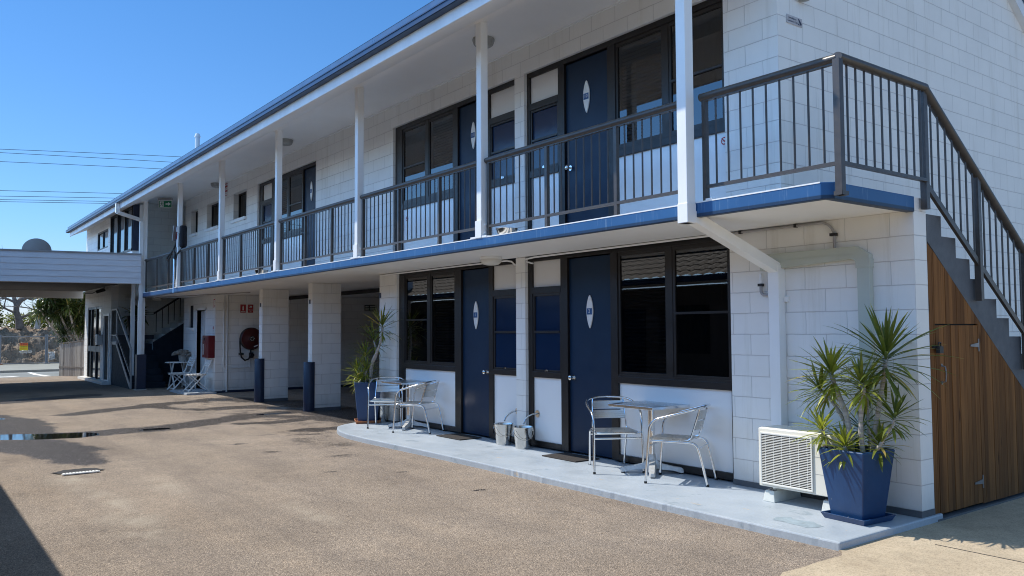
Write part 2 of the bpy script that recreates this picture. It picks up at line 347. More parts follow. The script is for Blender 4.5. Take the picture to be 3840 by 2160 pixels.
def leafmat(name,dark,light,trans=.35):
    m,nt,b=newmat(name); at=N(nt,'ShaderNodeAttribute',attribute_name='tint')
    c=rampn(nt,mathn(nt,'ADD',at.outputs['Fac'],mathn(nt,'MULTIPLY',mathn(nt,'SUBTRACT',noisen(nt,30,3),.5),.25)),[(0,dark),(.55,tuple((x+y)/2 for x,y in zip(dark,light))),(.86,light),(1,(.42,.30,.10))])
    L(nt,c,b.inputs['Base Color']); b.inputs['Roughness'].default_value=.3
    tr=N(nt,'ShaderNodeBsdfTranslucent'); L(nt,mixc(nt,1,c,(1.5,1.6,.7),'MULTIPLY'),tr.inputs['Color'])
    mx=N(nt,'ShaderNodeMixShader'); mx.inputs[0].default_value=trans; out=nt.nodes['Material Output']
    L(nt,b.outputs[0],mx.inputs[1]); L(nt,tr.outputs[0],mx.inputs[2]); L(nt,mx.outputs[0],out.inputs[0]); return m
M['leaf']=leafmat('dracaena_leaf',(.022,.062,.018),(.46,.47,.085),.36)
M['leafdark']=leafmat('dark_leaf',(.016,.036,.012),(.20,.25,.07),.2)
M['shrub']=leafmat('shrub_leaf',(.05,.07,.02),(.16,.17,.05))
def potmat():
    m,nt,b=newmat('blue_glaze'); c=rampn(nt,noisen(nt,3,5,.6),[(.3,(.007,.036,.110)),(.7,(.012,.056,.160))])
    sp=noisen(nt,38,5,.7); c=mixc(nt,mathn(nt,'MULTIPLY',rampn(nt,sp,[(.66,0.),(.70,1.)]),rampn(nt,noisen(nt,5,3),[(.42,0.),(.6,.8)])),c,(.32,.33,.33))
    L(nt,c,b.inputs['Base Color']); L(nt,rampn(nt,noisen(nt,8,4),[(.3,.28),(.7,.45)]),b.inputs['Roughness']); bumpn(nt,noisen(nt,14,4),.15,.006,b); return m
M['pot']=potmat()
def dirtmat():
    m,nt,b=newmat('excavated_dirt'); c=rampn(nt,noisen(nt,1.7,8,.72),[(.25,(.16,.115,.085)),(.5,(.34,.26,.19)),(.75,(.5,.41,.32))])
    L(nt,c,b.inputs['Base Color']); b.inputs['Roughness'].default_value=.95; c=mixc(nt,1,c,rampn(nt,noisen(nt,9,6,.75),[(.34,(.45,.43,.42)),(.55,(1,1,1)),(.72,(1.25,1.22,1.18))]),'MULTIPLY'); L(nt,c,b.inputs['Base Color']); bumpn(nt,noisen(nt,7,8,.78),1,.10,b); return m
M['dirt']=dirtmat()
def groundmat():
    m,nt,b=newmat('bare_ground'); c=rampn(nt,noisen(nt,.2,6,.6),[(.3,(.10,.10,.06)),(.7,(.20,.17,.11))]); L(nt,c,b.inputs['Base Color']); b.inputs['Roughness'].default_value=.95; return m
M['ground']=groundmat()
# ------------------------------------------------------------------ world, sun, camera
SUN=Vector((-.68,-.44,1)).normalized()
elev=math.asin(SUN.z); az=math.atan2(SUN.x,SUN.y)   # clockwise from +Y
w=bpy.data.worlds.new('World'); sc.world=w; w.use_nodes=True; nt=w.node_tree; bg=nt.nodes['Background']
sky=N(nt,'ShaderNodeTexSky',sky_type='NISHITA'); sky.sun_disc=False; sky.sun_elevation=elev; sky.sun_rotation=az
sky.air_density=1.0; sky.dust_density=.1; sky.ozone_density=2.2; sky.altitude=0
tc=N(nt,'ShaderNodeTexCoord'); sz=N(nt,'ShaderNodeSeparateXYZ'); L(nt,tc.outputs['Generated'],sz.inputs[0])
skt=rampn(nt,sz.outputs[2],[(.0,(.60,.66,.98)),(.12,(.48,.72,1.0)),(.40,(.38,.72,1.02)),(.62,(1.24,1.14,.90))])  # high sky warmed and raised as added fill for walls in shade
front_fill=mathn(nt,'MULTIPLY',mathn(nt,'MAXIMUM',mathn(nt,'MULTIPLY',sz.outputs[1],-1),0),1.7)   # added sky gain towards -y, lights the shaded front walls
gain=N(nt,'ShaderNodeCombineXYZ'); ga=mathn(nt,'ADD',front_fill,1)
for q in range(3): L(nt,ga,gain.inputs[q])
skt=mixc(nt,1,skt,gain.outputs[0],'MULTIPLY')
L(nt,mixc(nt,1,sky.outputs[0],skt,'MULTIPLY'),bg.inputs[0]); bg.inputs[1].default_value=.148
sl=bpy.data.lights.new('sun','SUN'); sl.energy=5.2; sl.angle=R(.55); sl.color=(1,.945,.85)
so=bpy.data.objects.new('sun',sl); COL.objects.link(so); so.rotation_euler=(-SUN).to_track_quat('-Z','Y').to_euler(); so.location=(-10,-10,20)
cd=bpy.data.cameras.new('camera'); cd.sensor_width=36; cd.lens=28.907; cd.clip_end=3000; cd.clip_start=.05
cam=bpy.data.objects.new('camera',cd); COL.objects.link(cam); sc.camera=cam
r_=Vector((0.59801446,0.80147085,-0.00481366)); u_=Vector((0.04401297,-0.02684207,0.9986703)); f_=Vector((-0.80027593,0.59743114,0.05132706))
mw=Matrix(((r_.x,u_.x,-f_.x,3.34104),(r_.y,u_.y,-f_.y,-6.53116),(r_.z,u_.z,-f_.z,1.448365),(0,0,0,1))); cam.matrix_world=mw
sc.view_settings.view_transform='Standard'; sc.view_settings.look='None'; sc.view_settings.exposure=0; sc.view_settings.gamma=1
sc.cycles.filter_width=1.05; sc.cycles.max_bounces=10; sc.cycles.transparent_max_bounces=12; sc.cycles.diffuse_bounces=5
#@@SETTING
# ------------------------------------------------------------------ ground
def frange(a,b,s):
    n=max(1,int(round((b-a)/s))); return [a+(b-a)*i/n for i in range(n)]
def segd(p,a,b):
    ax,ay=a;bx,by=b; dx,dy=bx-ax,by-ay; l=dx*dx+dy*dy
    t=0 if l==0 else max(0,min(1,((p[0]-ax)*dx+(p[1]-ay)*dy)/l)); return math.hypot(p[0]-ax-t*dx,p[1]-ay-t*dy)
WET=[([(-11.4,-5.6),(-11.08,-5.1),(-10.9,-4.74),(-10.84,-4.24),(-10.84,-3.95),(-10.86,-3.53),(-10.85,-3.21),(-11.12,-2.57),(-11.5,-1.97),(-11.96,-1.16),(-12.2,-.36)],.42),
 ([(-11.9,-1.2),(-10.94,-.3),(-9.64,-.21),(-9.1,-.2)],.30),([(-10.6,-5.2),(-9.8,-5.1),(-8.87,-4.79),(-8.01,-4.76),(-7.79,-4.66)],.36),([(-10.5,-4.9),(-9.09,-4.75),(-9.08,-4.52)],.42),([(-10.2,-5.5),(-9.3,-5.1)],.3),
 ([(-14.39,-3.87),(-14.8,-3.24),(-15.1,-2.64),(-15.54,-1.97),(-15.78,-1.29),(-16.08,-.56),(-15.33,-.14)],.34),([(-14.78,-5.4),(-13.73,-4.94),(-12.34,-4.92),(-11.5,-5.0)],.6),
 ([(-13.77,-1.1),(-13.72,-.54),(-12.83,.05),(-11.1,-.09)],.4),([(-10.72,-1.72),(-10.62,-1.24),(-10.94,-.3)],.25),([(-9.2,-1.36),(-9.19,-.82),(-9.2,-.34)],.27),([(-14.82,-2.14),(-14.19,-1.87),(-13.75,-1.57)],.22),
 ([(-16.2,-.5),(-14.5,.4),(-12.5,.6),(-10,.4)],.55),([(-18.5,-4.5),(-19.5,-2.8)],.5)]
WEAK=[([(-16.6,-.5),(-14,-.75),(-12,-.9),(-10.4,-.75),(-9.2,-.6)],.75),([(-15.6,-2.2),(-13.2,-1.4)],.5),([(-9.4,-1.6),(-7.2,-1.6)],.25)]
SPOT=[(-8.23,-2.69,.16,.09),(-7.19,-2.58,.17,.11),(-6.32,-2.04,.24,.14),(-8.96,-2.01,.14,.07),(-8.61,-1.44,.2,.1),(-7.36,-1.43,.13,.06),(-7.66,-2.03,.11,.05),(-6.9,-1.7,.1,.05),(-4.8,-2.0,.08,.05),(-5.3,-2.6,.12,.05),(-3.4,-1.9,.1,.04)]
PUD=[([(-11.5,-5.8),(-11.15,-5.06),(-10.95,-4.72),(-10.80,-4.35)],.36),([(-10.83,-3.28),(-10.81,-3.06)],.13),([(-13.2,-.25),(-12.3,.1)],.2),([(-12.0,-1.0),(-12.05,-.5)],.1),([(-16.0,-.7),(-15.8,-.4)],.12),([(-14.9,-5.2),(-14.3,-5.05)],.14)]
PALE=[(-5.59,-5.0,.5,.16),(-4.88,-4.9,.55,.14),(-4.07,-4.93,.45,.2),(-3.6,-4.95,.35,.2),(-3.45,-3.63,.4,.12),(-6.6,-5.0,.5,.2),(-5.5,-4.3,.5,.12)]
xs=frange(-30.3,-19,.4)+frange(-19,-16.2,.12)+frange(-16.2,-6,.06)+frange(-6,.2,.1)+[.2,.5]
ys=frange(-14,-7,1)+frange(-7,-5.8,.2)+frange(-5.8,.8,.06)+frange(.8,7,.5)+[7]
vs=[];wet=[];pale=[];pud=[]
for y in ys:
    for x in xs:
        z=-.12+.012*noise.noise((x*.35,y*.35,3))
        d0=max(0,min(1,(x+7)/7)); z=z*(1-d0)+(-.112)*d0
        a=0;pp=0;q=0
        if -20<x<-3 and -6.2<y<1.4:
            wob=.16*noise.noise((x*1.1,y*1.1,0))+.08*noise.noise((x*3,y*3,5))
            for pl,wd in WET:
                d=min(segd((x,y),pl[i],pl[i+1]) for i in range(len(pl)-1)); a=max(a,min(1,max(0,.5+(wd*.92+wob-d)*2.2)))
            for pl,wd in WEAK:
                d=min(segd((x,y),pl[i],pl[i+1]) for i in range(len(pl)-1)); a=max(a,min(.47,max(0,.5+(wd+wob-d)*1.2)))
            for sx,sy,rx,ry in SPOT:
                d=math.hypot((x-sx)/ry/1.0,(y-sy)/rx); a=max(a,max(0,.74-.30*d))
            for pl,wd in PUD:
                d=min(segd((x,y),pl[i],pl[i+1]) for i in range(len(pl)-1)); pp=max(pp,min(1,max(0,.55+(wd-d)*3.5)))
        for sx,sy,rx,ry in PALE:
            d=math.hypot((x-sx)/rx,(y-sy)/ry); q=max(q,max(0,1-.6*d))
        vs.append((x,y,z)); wet.append(a); pale.append(q); pud.append(pp)
nx=len(xs); fs=[(j*nx+i,j*nx+i+1,(j+1)*nx+i+1,(j+1)*nx+i) for j in range(len(ys)-1) for i in range(nx-1)]
me=bpy.data.meshes.new('driveway'); me.from_pydata(vs,[],fs)
for nm,dat in (('wet',wet),('pale',pale),('pud',pud)):
    at=me.attributes.new(nm,'FLOAT','POINT'); at.data.foreach_set('value',dat)
for p in me.polygons:p.use_smooth=True
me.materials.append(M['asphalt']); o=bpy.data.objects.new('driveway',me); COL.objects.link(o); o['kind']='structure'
g=MB(); g.quad((-900,-900,-.22),(900,-900,-.22),(900,900,-.22),(-900,900,-.22)); g.build('ground',M['ground'],kind='structure')
# tan concrete on the right, with a broken edge towards the asphalt
e=[(.03,-1.19)]
for i in range(1,60):
    y=-1.19-i*.11; e.append((.10+.035*noise.noise((y*2.2,1,0))+.03*noise.noise((y*7,4,0))+(.04 if y<-2 else .0),y))
poly=e+[(14,e[-1][1]),(14,14),(.0,14),(.0,-1.19)]
c=MB(); top=[(x,y,-.104) for x,y in poly]; bot=[(x,y,-.2) for x,y in poly]; n=len(poly)
c.add(top+bot,[tuple(range(n))]+[(i,(i+1)%n,(i+1)%n+n,i+n) for i in range(n)]); c.build('concrete_path',M['conc'],kind='structure')
s=MB(); s.box(.35,14,-.52,-.508,-.1045,-.1025); s.box(2.6,2.612,-9,14,-.1045,-.1025); s.build('concrete_joint',M['dark'],kind='structure')
# street beyond the canopy
s=MB(); s.box(-35.0,-30.6,-60,60,-.2,-.145); s.build('road',M['road'],kind='structure')
s=MB(); s.box(-35.18,-35.0,-60,60,-.2,-.05); s.build('kerb',M['kerb'],kind='structure')
s=MB(); s.box(-43.5,-35.18,-60,60,-.2,-.065); s.build('footpath',M['footpath'],kind='structure')
def strip(name,poly,label):
    k=MB(); k.add([(x,y,-.141) for x,y in poly],[tuple(range(len(poly)))]); return tag(k.build(name,M['roadpaint']),label,'road marking')
strip('road_marking',[(-34.6,-2.35),(-34.6,-2.2),(-32.5,-2.15),(-30.9,-1.98),(-30.9,-2.22),(-32.5,-2.38)],'white curved give-way stripe painted on the grey road nearest the paling fence')
strip('road_marking',[(-32.7,-6),(-32.7,-3.55),(-32.1,-3.4),(-32.1,-6)],'long white road stripe farther from the canopy, beyond the driveway mouth')
strip('road_marking',[(-31.7,-6),(-31.7,-3.1),(-31.15,-2.95),(-31.15,-6)],'white road stripe closest to the driveway mouth, left of the curved stripe')
# apron in front of the rooms
pts=[(.02,-1.19),(.02,.0)]
ap=[(.02,-1.19),(.02,.30),(-9.15,.30),(-9.15,-.25)]
cx,cy=-8.15,-.25
arc=[(-9.1,-.5),(-8.98,-.72),(-8.78,-.93),(-8.5,-1.07),(-8.2,-1.17),(-7.8,-1.235),(-7.2,-1.245),(-6.4,-1.225),(-5.5,-1.2),(-4.5,-1.19)]
arc=arc[:-1]+[(-4.5+4.5*i/90,-1.192+.007*noise.noise((i*.9,2,1))+.010*min(0,noise.noise((i*.31,7,3)))) for i in range(90)]
poly=ap+arc
k=MB(); n=len(poly); k.add([(x,y,-.05) for x,y in poly]+[(x,y,-.2) for x,y in poly],[tuple(range(n))]+[(i,(i+1)%n,(i+1)%n+n,i+n) for i in range(n)])
tag(k.build('apron',M['apron'],bevel=.012),'grey-blue painted concrete apron with a rounded end under the ground-floor rooms','apron'); AP=bpy.data.objects['apron']
k=MB(); n=40; k.add([(-.52+(.20+.06*noise.noise((math.cos(2*math.pi*i/n)*2,math.sin(2*math.pi*i/n)*2,4)))*(abs(math.cos(2*math.pi*i/n))**.5*(1 if math.cos(2*math.pi*i/n)>0 else -1)),-.90+(.085+.04*noise.noise((math.cos(2*math.pi*i/n)*3,math.sin(2*math.pi*i/n)*3,9)))*(abs(math.sin(2*math.pi*i/n))**.6*(1 if math.sin(2*math.pi*i/n)>0 else -1)),-.0485) for i in range(n)],[tuple(range(n))]); k.build('worn_patch',M['oldcoat'],AP)
k=MB(); k.box(-19.5,-17.9,-.75,-.02,-.2,-.075); tag(k.build('doorstep_slab',M['apron'],bevel=.008),'small pale concrete slab under the white folding chairs','slab')
# drain grate
t=thing('drain_grate','white slotted drain grate sunk in the asphalt','drain',(-7.02,-4.86,-.12))
k=MB(); k.add([(-.08+.19*math.cos(a)*(1+.35*noise.noise((math.cos(a)*3,math.sin(a)*3,2))),.24*math.sin(a)*(1+.4*noise.noise((math.cos(a)*4,math.sin(a)*4,8))),.006) for a in [2*math.pi*i/48 for i in range(48)]],[tuple(range(48))]); k.build('pit',M['dark'],t)
k=MB()
for i in range(11): k.box(.02,.12,-.17+i*.033,-.150+i*.033,.007,.014)
k.box(.105,.14,-.19,.19,.007,.018); k.build('grate_bars',M['white'],t)
# ------------------------------------------------------------------ the motel block
B=thing('motel_building','long two-storey white block motel with navy roof edge, blue balcony edge and navy doors','building',(0,0,0))
def wallbox(name,x0,x1,y0,y1,z0,z1,m='block',holes=()):
    """wall slab along x with rectangular openings (x0,x1,z0,z1)"""
    k=MB(); X=sorted({x0,x1,*[h[0] for h in holes],*[h[1] for h in holes]}); Zs=sorted({z0,z1,*[h[2] for h in holes],*[h[3] for h in holes]})
    for i in range(len(X)-1):
        for j in range(len(Zs)-1):
            mx,mz=(X[i]+X[i+1])/2,(Zs[j]+Zs[j+1])/2
            if any(h[0]<mx<h[1] and h[2]<mz<h[3] for h in holes): continue
            k.box(X[i],X[i+1],y0,y1,Zs[j],Zs[j+1])
    return k.build(name,M[m],B)
SOF=2.40; SLT=2.51; CEIL=5.2
# ground floor
wallbox('wall',-1.83,0,0,.2,-.02,SOF)
wallbox('wall',-5.32,-5.12,0,.6,-.02,SOF)
wallbox('wall',-9.16,-8.565,0,.2,-.02,SOF)
k=MB(); k.box(-1.83,0.003,-.012,.203,-.2,.0); k.build('plinth',M['greypaint'],B)
k=MB(); k.box(-9.163,-8.6,-.006,.2,-.2,-.02); k.build('plinth',M['greypaint'],B)
wallbox('wall',-9.16,-9.0,.2,6.4,-.15,SOF)                       # carport side of room one
k=MB(); k.box(-21.06,-18.15,0,.2,-.15,SOF)
wallbox('wall',-21.06,-18.15,0,.2,-.15,SOF,'block',holes=[(-20.55,-20.12,1.56,2.18),(-19.76,-18.98,-.15,2.03)])
wallbox('wall',-18.35,-18.15,.2,5.0,-.15,SOF)
k=MB(); k.box(-18.146,-18.36,.196,5.0,-.2,-.06); k.build('plinth',M['navypost'],B)
k=MB(); k.box(-21.06,-18.146,-.004,.196,-.2,-.075); k.build('plinth',M['navypost'],B)
wallbox('wall',-18.3,-9.0,5.0,5.2,-.15,SOF,'block')
k=MB(); k.box(-18.15,-9.16,4.95,5.0,-.15,2.25); k.build('painted_shade_panel',M['dark'],B)  # near-black colour stands in for deep shade at the carport back
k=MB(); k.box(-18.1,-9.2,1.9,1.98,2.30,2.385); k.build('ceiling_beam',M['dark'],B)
for x0 in (-12.18,-14.95):
    wallbox('column',x0,x0+.2,0,.61,-.13,SOF)
    k=MB(); k.box(x0-.004,x0+.204,.0,.616,-.2,-.055); k.build('column_plinth',M['greypaint'],B)
# upper floor
wallbox('wall',-21.05,-1.23,0,.2,SLT,CEIL+.9,'block',holes=[(-5.12,-1.86,SLT-.1,4.83),(-8.70,-5.33,SLT-.1,4.83),(-15.15,-11.86,SLT-.1,4.83),(-16.83,-15.89,4.17,4.83),(-19.01,-18.0,4.17,4.83),(-20.47,-19.84,4.17,4.83)])
k=MB(); k.prism([(.2,-.15),(6.5,-.15),(6.5,4.85),(2.3,7.78),(0.2,6.29)],'x',-1.43,-1.23)   # gable end
k.build('gable_wall',M['block'],B)
k=MB(); k.box(-28,-1.43,6.3,6.5,-.15,4.9); k.build('rear_wall',M['block'],B)
k=MB(); k.box(-21.0,-1.43,.6,6.3,2.41,2.5); k.box(-21,-1.43,.2,6.3,5.22,5.26); k.build('inner_floors',M['dark'],B)
for x in (-5.22,-8.78,-11.8,-15.2):
    pass
# balcony slab with blue edge
k=MB(); y0=-1.2
k.prism([(-20.78,y0),(-.055,y0),(.012,y0+.065),(.012,-.0),(-.06,-.0),(-.06,y0+.06),(-20.78,y0+.06)],'z',2.385,SLT); k.build('balcony_edge',M['slab'],B,bevel=.006)
k=MB(); k.box(-20.78,-.06,y0+.06,.0,2.403,2.506); k.box(-1.23,-.0,.0,.2,2.40,2.506); k.box(-18.3,-9.0,0,5.0,2.403,2.5); k.box(-24,-20.78,-1.0,.0,2.47,2.506); k.build('balcony_slab',M['soffit'],B)
random.seed(3)
for x in (-20.75,-17.28,-14.08,-10.87,-7.66,-4.48):
    k=MB(); k.box(x-.12,x+.2,y0-.006,y0+.1,SLT,SLT+.02); k.build('post_pad',M['white'],B)
k=MB(); k.box(-1.11,-1.05,y0-.006,y0+.05,SLT,SLT+.018); k.build('post_pad',M['white'],B)
# thin pale top edge of slab
k=MB(); k.box(-20.7,-.06,y0-.003,y0+.05,SLT-.007,SLT+.0035); k.build('edge_capping',M['white'],B)
# posts
for x in (-20.75,-17.28,-14.08,-10.87,-7.66,-4.48):
    k=MB(); k.box(x,x+.095,-1.2,-1.1,SLT,5.05); o=k.build('balcony_post',M['white'],B,bevel=.006)
    k=MB(); k.box(x-.012,x+.107,-1.212,-1.09,SLT,SLT+.20)
    for zz in (.06,.15): k.tube([(x+.105,-1.15,SLT+zz),(x+.118,-1.15,SLT+zz)],.016,8)
    k.build('post_bracket',M['white'],o); k=MB(); k.box(x-.012,x,-1.2,-1.12,4.78,5.04); k.build('top_bracket',M['white'],o)
# roof edge
k=MB(); k.box(-28.3,-1.15,-2.0,-1.905,4.852,4.858); k.box(-28.3,-1.15,-2.0,-1.994,4.852,4.925); k.box(-28.3,-1.15,-2.008,-1.99,4.915,4.93); k.box(-28.3,-28.29,-2.0,-1.9,4.852,4.925); k.box(-1.16,-1.15,-2.0,-1.9,4.852,4.925); k.build('gutter',M['navyroof'],B)
k=MB(); k.box(-28.1,-1.17,-1.905,-1.875,4.715,4.87); k.build('fascia',M['fasciaw'],B)
k=MB(); k.add([(-28.05,-1.88,4.722),(-1.17,-1.88,4.722),(-1.17,-1.25,5.03),(-28.05,-1.25,5.03)],[(0,1,2,3)]); k.build('eave_lining',M['soffit'],B)
k=MB(); k.box(-24.0,-1.17,-1.255,-1.15,5.03,5.32); k.build('eave_beam',M['soffit'],B)
k=MB(); k.box(-24.0,-1.17,-1.15,.0,CEIL,CEIL+.02); k.box(-24,-21.0,.0,3,CEIL,CEIL+.02)
k.build('balcony_ceiling',M['soffit'],B)
k=MB(); k.box(-21.0,-1.23,-.022,-.0,CEIL-.022,CEIL); k.build('ceiling_cornice',M['white'],B)
for x in (-3.3,-6.9,-10.5,-14.1,-17.7):
    pass
# corrugated roof sheets, both slopes
k=MB(); vs=[];nn=0; X=[-28.35+i*.038 for i in range(717)]
prof=[(-1.965,4.953),(2.3,7.94),(6.6,4.93)]
for i,x in enumerate(X):
    dz=.009*math.sin(2*math.pi*x/.105)
    for (y,z) in prof: vs.append((x,y,z+dz))
fs=[]
for i in range(len(X)-1):
    for j in range(2): fs.append((i*3+j,i*3+j+1,(i+1)*3+j+1,(i+1)*3+j))
k.add(vs,fs); roof=k.build('roof',M['bluemetal'],B)
k=MB(); k.box(-28.32,-1.14,-1.945,-1.935,4.968,5.045); k.box(-28.32,-1.14,-1.945,-1.85,5.04,5.048); k.build('roof_flashing',M['bluemetal'],roof)
k=MB(); k.add([(-1.14,-1.9,4.87),(-1.14,2.3,7.8),(-1.14,6.6,4.80),(-1.14,6.6,4.98),(-1.14,2.3,7.99),(-1.14,-1.9,5.02)],[(0,1,4,5),(1,2,3,4)]); k.build('barge_capping',M['navyroof'],roof)
k=MB(); k.add([(-1.145,-1.9,4.72),(-1.145,2.3,7.62),(-1.145,6.6,4.6),(-1.145,6.6,4.82),(-1.145,2.3,7.81),(-1.145,-1.9,4.88)],[(0,1,4,5),(1,2,3,4)]); k.add([(-1.146,-1.9,4.72),(-1.146,2.3,7.62),(-1.146,6.6,4.6),(-1.24,6.6,4.6),(-1.24,2.3,7.62),(-1.24,-1.9,4.72)],[(0,1,4,5),(1,2,3,4)]); k.build('barge_board',M['fasciaw'],roof)
k=MB(); k.tube([(-17.12,-.8,5.55),(-17.12,-.8,6.18)],.055,14); k.tube([(-17.12,-.8,6.18),(-17.12,-.8,6.2),(-17.12,-.8,6.27)],[.07,.07,.045],14); k.build('vent_pipe',M['white'],roof,smooth=True)
# ------------------------------------------------------------------ room fronts
def arc_board(cx,zc,h,w,n=28):   # pointed surfboard outline
    P=[]
    for i in range(n+1):
        t=i/n; P.append((math.sin(math.pi*t**.92)**.80*w/2,zc+h/2-h*t))
    out=[(cx+a,b) for a,b in P]+[(cx-a,b) for a,b in reversed(P[1:-1])]
    return out
def room(x0,x1,z0,ztop,order,xs,zs,num,low,knob_side,blindpane):
    """order is the list of bays; xs boundaries in metres"""
    zsill0,zsill1,zg0,zg1,zt0,zt1,zp1,zbar=zs
    f=MB(); yf,yb=.045,.115
    # head and bottom plate
    f.box(x0,x1,yf,yb,zp1,ztop); 
    for (a,b,kind) in order:
        if kind=='jamb': f.box(a,b,yf,yb,z0,zp1)
        elif kind=='win': f.box(a,b,yf-.004,yb,zsill0,zsill1); f.box(a,b,yf,yb,z0,low)
        elif kind=='side': f.box(a,b,yf-.004,yb,zsill0,zsill1); f.box(a,b,yf,yb,z0,low); f.box(a,b,yf-.002,yb,zt0,zt1)
    f.build('timber_front',M['frame'],B,bevel=.003)
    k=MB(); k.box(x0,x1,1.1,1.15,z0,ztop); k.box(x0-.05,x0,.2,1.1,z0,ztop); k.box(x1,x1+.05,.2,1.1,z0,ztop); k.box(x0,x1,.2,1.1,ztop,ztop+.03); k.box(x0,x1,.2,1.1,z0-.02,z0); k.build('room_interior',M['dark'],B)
    for (a,b,kind) in order:
        if kind=='win':
            k=MB(); k.box(a,b,.072,.092,low,zsill0); k.build('lower_panel',M['panel'],B)
            mid=(a+b)/2; fr=MB(); t=.035
            hb = blindpane
            for (p,q,isb) in ((a,mid-.035,hb=='L'),(mid+.035,b,hb=='R')):
                yy=(.058,.085)
                fr.box(p,p+t,yy[0],yy[1],zg0,zp1); fr.box(q-t,q,yy[0],yy[1],zg0,zp1); fr.box(p+t,q-t,yy[0],yy[1],zg0,zg0+t*.8); fr.box(p+t,q-t,yy[0],yy[1],zp1-t*1.3,zp1)
                if not isb: fr.box(p+t,q-t,yy[0]-.004,yy[1],zbar-.012,zbar+.012)
            fr.box(mid-.035,mid+.035,.052,.1,zg0,zp1); fr.box(a,b,.05,.11,zsill1,zg0)
            W=fr.build('window_frame',M['alum'],B)
            for (p,q,isb) in ((a,mid-.035,hb=='L'),(mid+.035,b,hb=='R')):
                k=MB(); k.quad((p+t,.072,zg0),(q-t,.072,zg0),(q-t,.072,zp1),(p+t,.072,zp1)); k.build('window_pane',M['glass'] if isb else M['glass'],W,fixn=False)
                if not isb:
                    k=MB(); k.quad((p+t,.080,zg0),(q-t,.080,zg0),(q-t,.080,zp1),(p+t,.080,zp1)); k.build('insect_screen',M['screen'],W,fixn=False)
                k=MB()
                if isb:
                    z=zg0+.02
                    while z<zp1-.03:
                        k.add([(p+.01,.15,z+.012),(q-.01,.15,z+.012),(q-.01,.172,z-.006),(p+.01,.172,z-.006)],[(0,1,2,3)]); z+=.042
                    k.build('venetian_blind',M['slat'],W)
                else:
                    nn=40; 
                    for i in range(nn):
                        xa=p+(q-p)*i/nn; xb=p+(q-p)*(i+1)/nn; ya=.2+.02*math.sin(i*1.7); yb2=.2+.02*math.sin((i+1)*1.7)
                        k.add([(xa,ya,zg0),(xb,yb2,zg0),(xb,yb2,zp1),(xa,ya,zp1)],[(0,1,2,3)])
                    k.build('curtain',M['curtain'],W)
        elif kind=='side':
            k=MB(); k.box(a,b,.072,.092,low,zsill0); k.build('lower_panel',M['panel'],B)
            k=MB(); k.box(a,b,.072,.092,zt1,zp1); k.build('upper_panel',M['cream'],B)
            fr=MB(); t=.03; zm=(zg0+zt0)/2; yy=(.055,.09)
            fr.box(a,a+t,*yy,zsill1,zt0); fr.box(b-t,b,*yy,zsill1,zt0); fr.box(a+t,b-t,*yy,zsill1,zg0); fr.box(a+t,b-t,*yy,zt0-.03,zt0); fr.box(a+t,b-t,.05,.09,zbar-.21,zbar-.18)
            W=fr.build('sidelight_frame',M['alum'],B,bevel=.002)
            zm=zbar-.195
            for z_a,z_b,yo in ((zg0,zm-.015,.072),(zm+.015,zt0-.03,.078)):
                k=MB(); k.box(a+t,b-t,yo,yo+.006,z_a,z_b); k.build('sidelight_pane',M['bluepane'],W)
            k=MB(); mx=(a+b)/2; k.box(mx-.03,mx+.03,.045,.06,zg0-.02,zg0+.002); k.box(mx-.012,mx+.012,.035,.06,zg0-.01,zg0+.006); k.build('window_latch',M['chrome'],W)
        elif kind=='door':
            k=MB(); k.box(a,b,.08,.12,z0+.008,zp1-.012); D=k.build('door',M['door'],B,bevel=.003)
            kx=a+.075 if knob_side=='L' else b-.075; kz=z0+.90 if z0<1 else z0+.935
            k=MB(); k.tube([(kx,.08,kz),(kx,.072,kz)],.033,18); k.tube([(kx,.072,kz),(kx,.04,kz)],.012,12)
            k.tube([(kx,.045,kz),(kx,.04,kz),(kx,.025,kz),(kx,.008,kz),(kx,-.002,kz),(kx,-.004,kz)],[.012,.022,.029,.029,.02,.008],18); k.build('door_knob',M['chrome'],D,smooth=True)
            cx=a+(b-a)*(.50); zc=z0+1.695 if z0<1 else z0+1.757
            k=MB(); k.prism(arc_board(cx,zc,.40,.112),'y',.064,.08); k.build('surfboard_plaque',M['signwhite'],D,bevel=.004)
            k=MB(); k.box(cx-.044,cx+.044,.0605,.064,zc-.034,zc+.040); k.build('number_plate',M['signblue'],D)
            txt(num,.062,(cx,.0595,zc+.004),(1,0,0),(0,0,1),M['signwhite'],D,'room_number')
Z1=(.845,.92,.945,1.905,1.915,2.0,2.335,1.62)
# room with the door nearest the stairs, ground floor
room(-5.12,-1.83,-.03,SOF-.003,[(-5.12,-5.03,'jamb'),(-5.03,-4.465,'side'),(-4.465,-4.335,'jamb'),(-4.335,-3.575,'door'),(-3.575,-3.46,'jamb'),(-3.46,-1.875,'win'),(-1.875,-1.83,'jamb')],None,Z1,'2',.04,'L','L')
room(-8.565,-5.32,-.03,SOF-.003,[(-8.565,-8.385,'jamb'),(-8.385,-6.875,'win'),(-6.875,-6.715,'jamb'),(-6.715,-6.015,'door'),(-6.015,-5.915,'jamb'),(-5.915,-5.36,'side'),(-5.36,-5.32,'jamb')],None,Z1,'1',.04,'R','R')
Z2=(3.43,3.52,3.545,4.31,4.32,4.41,4.76,4.11)
room(-5.12,-1.86,SLT,4.828,[(-5.12,-5.06,'jamb'),(-5.06,-4.485,'side'),(-4.485,-4.365,'jamb'),(-4.365,-3.59,'door'),(-3.59,-3.46,'jamb'),(-3.46,-1.895,'win'),(-1.895,-1.86,'jamb')],None,Z2,'10',SLT+.04,'L','L')
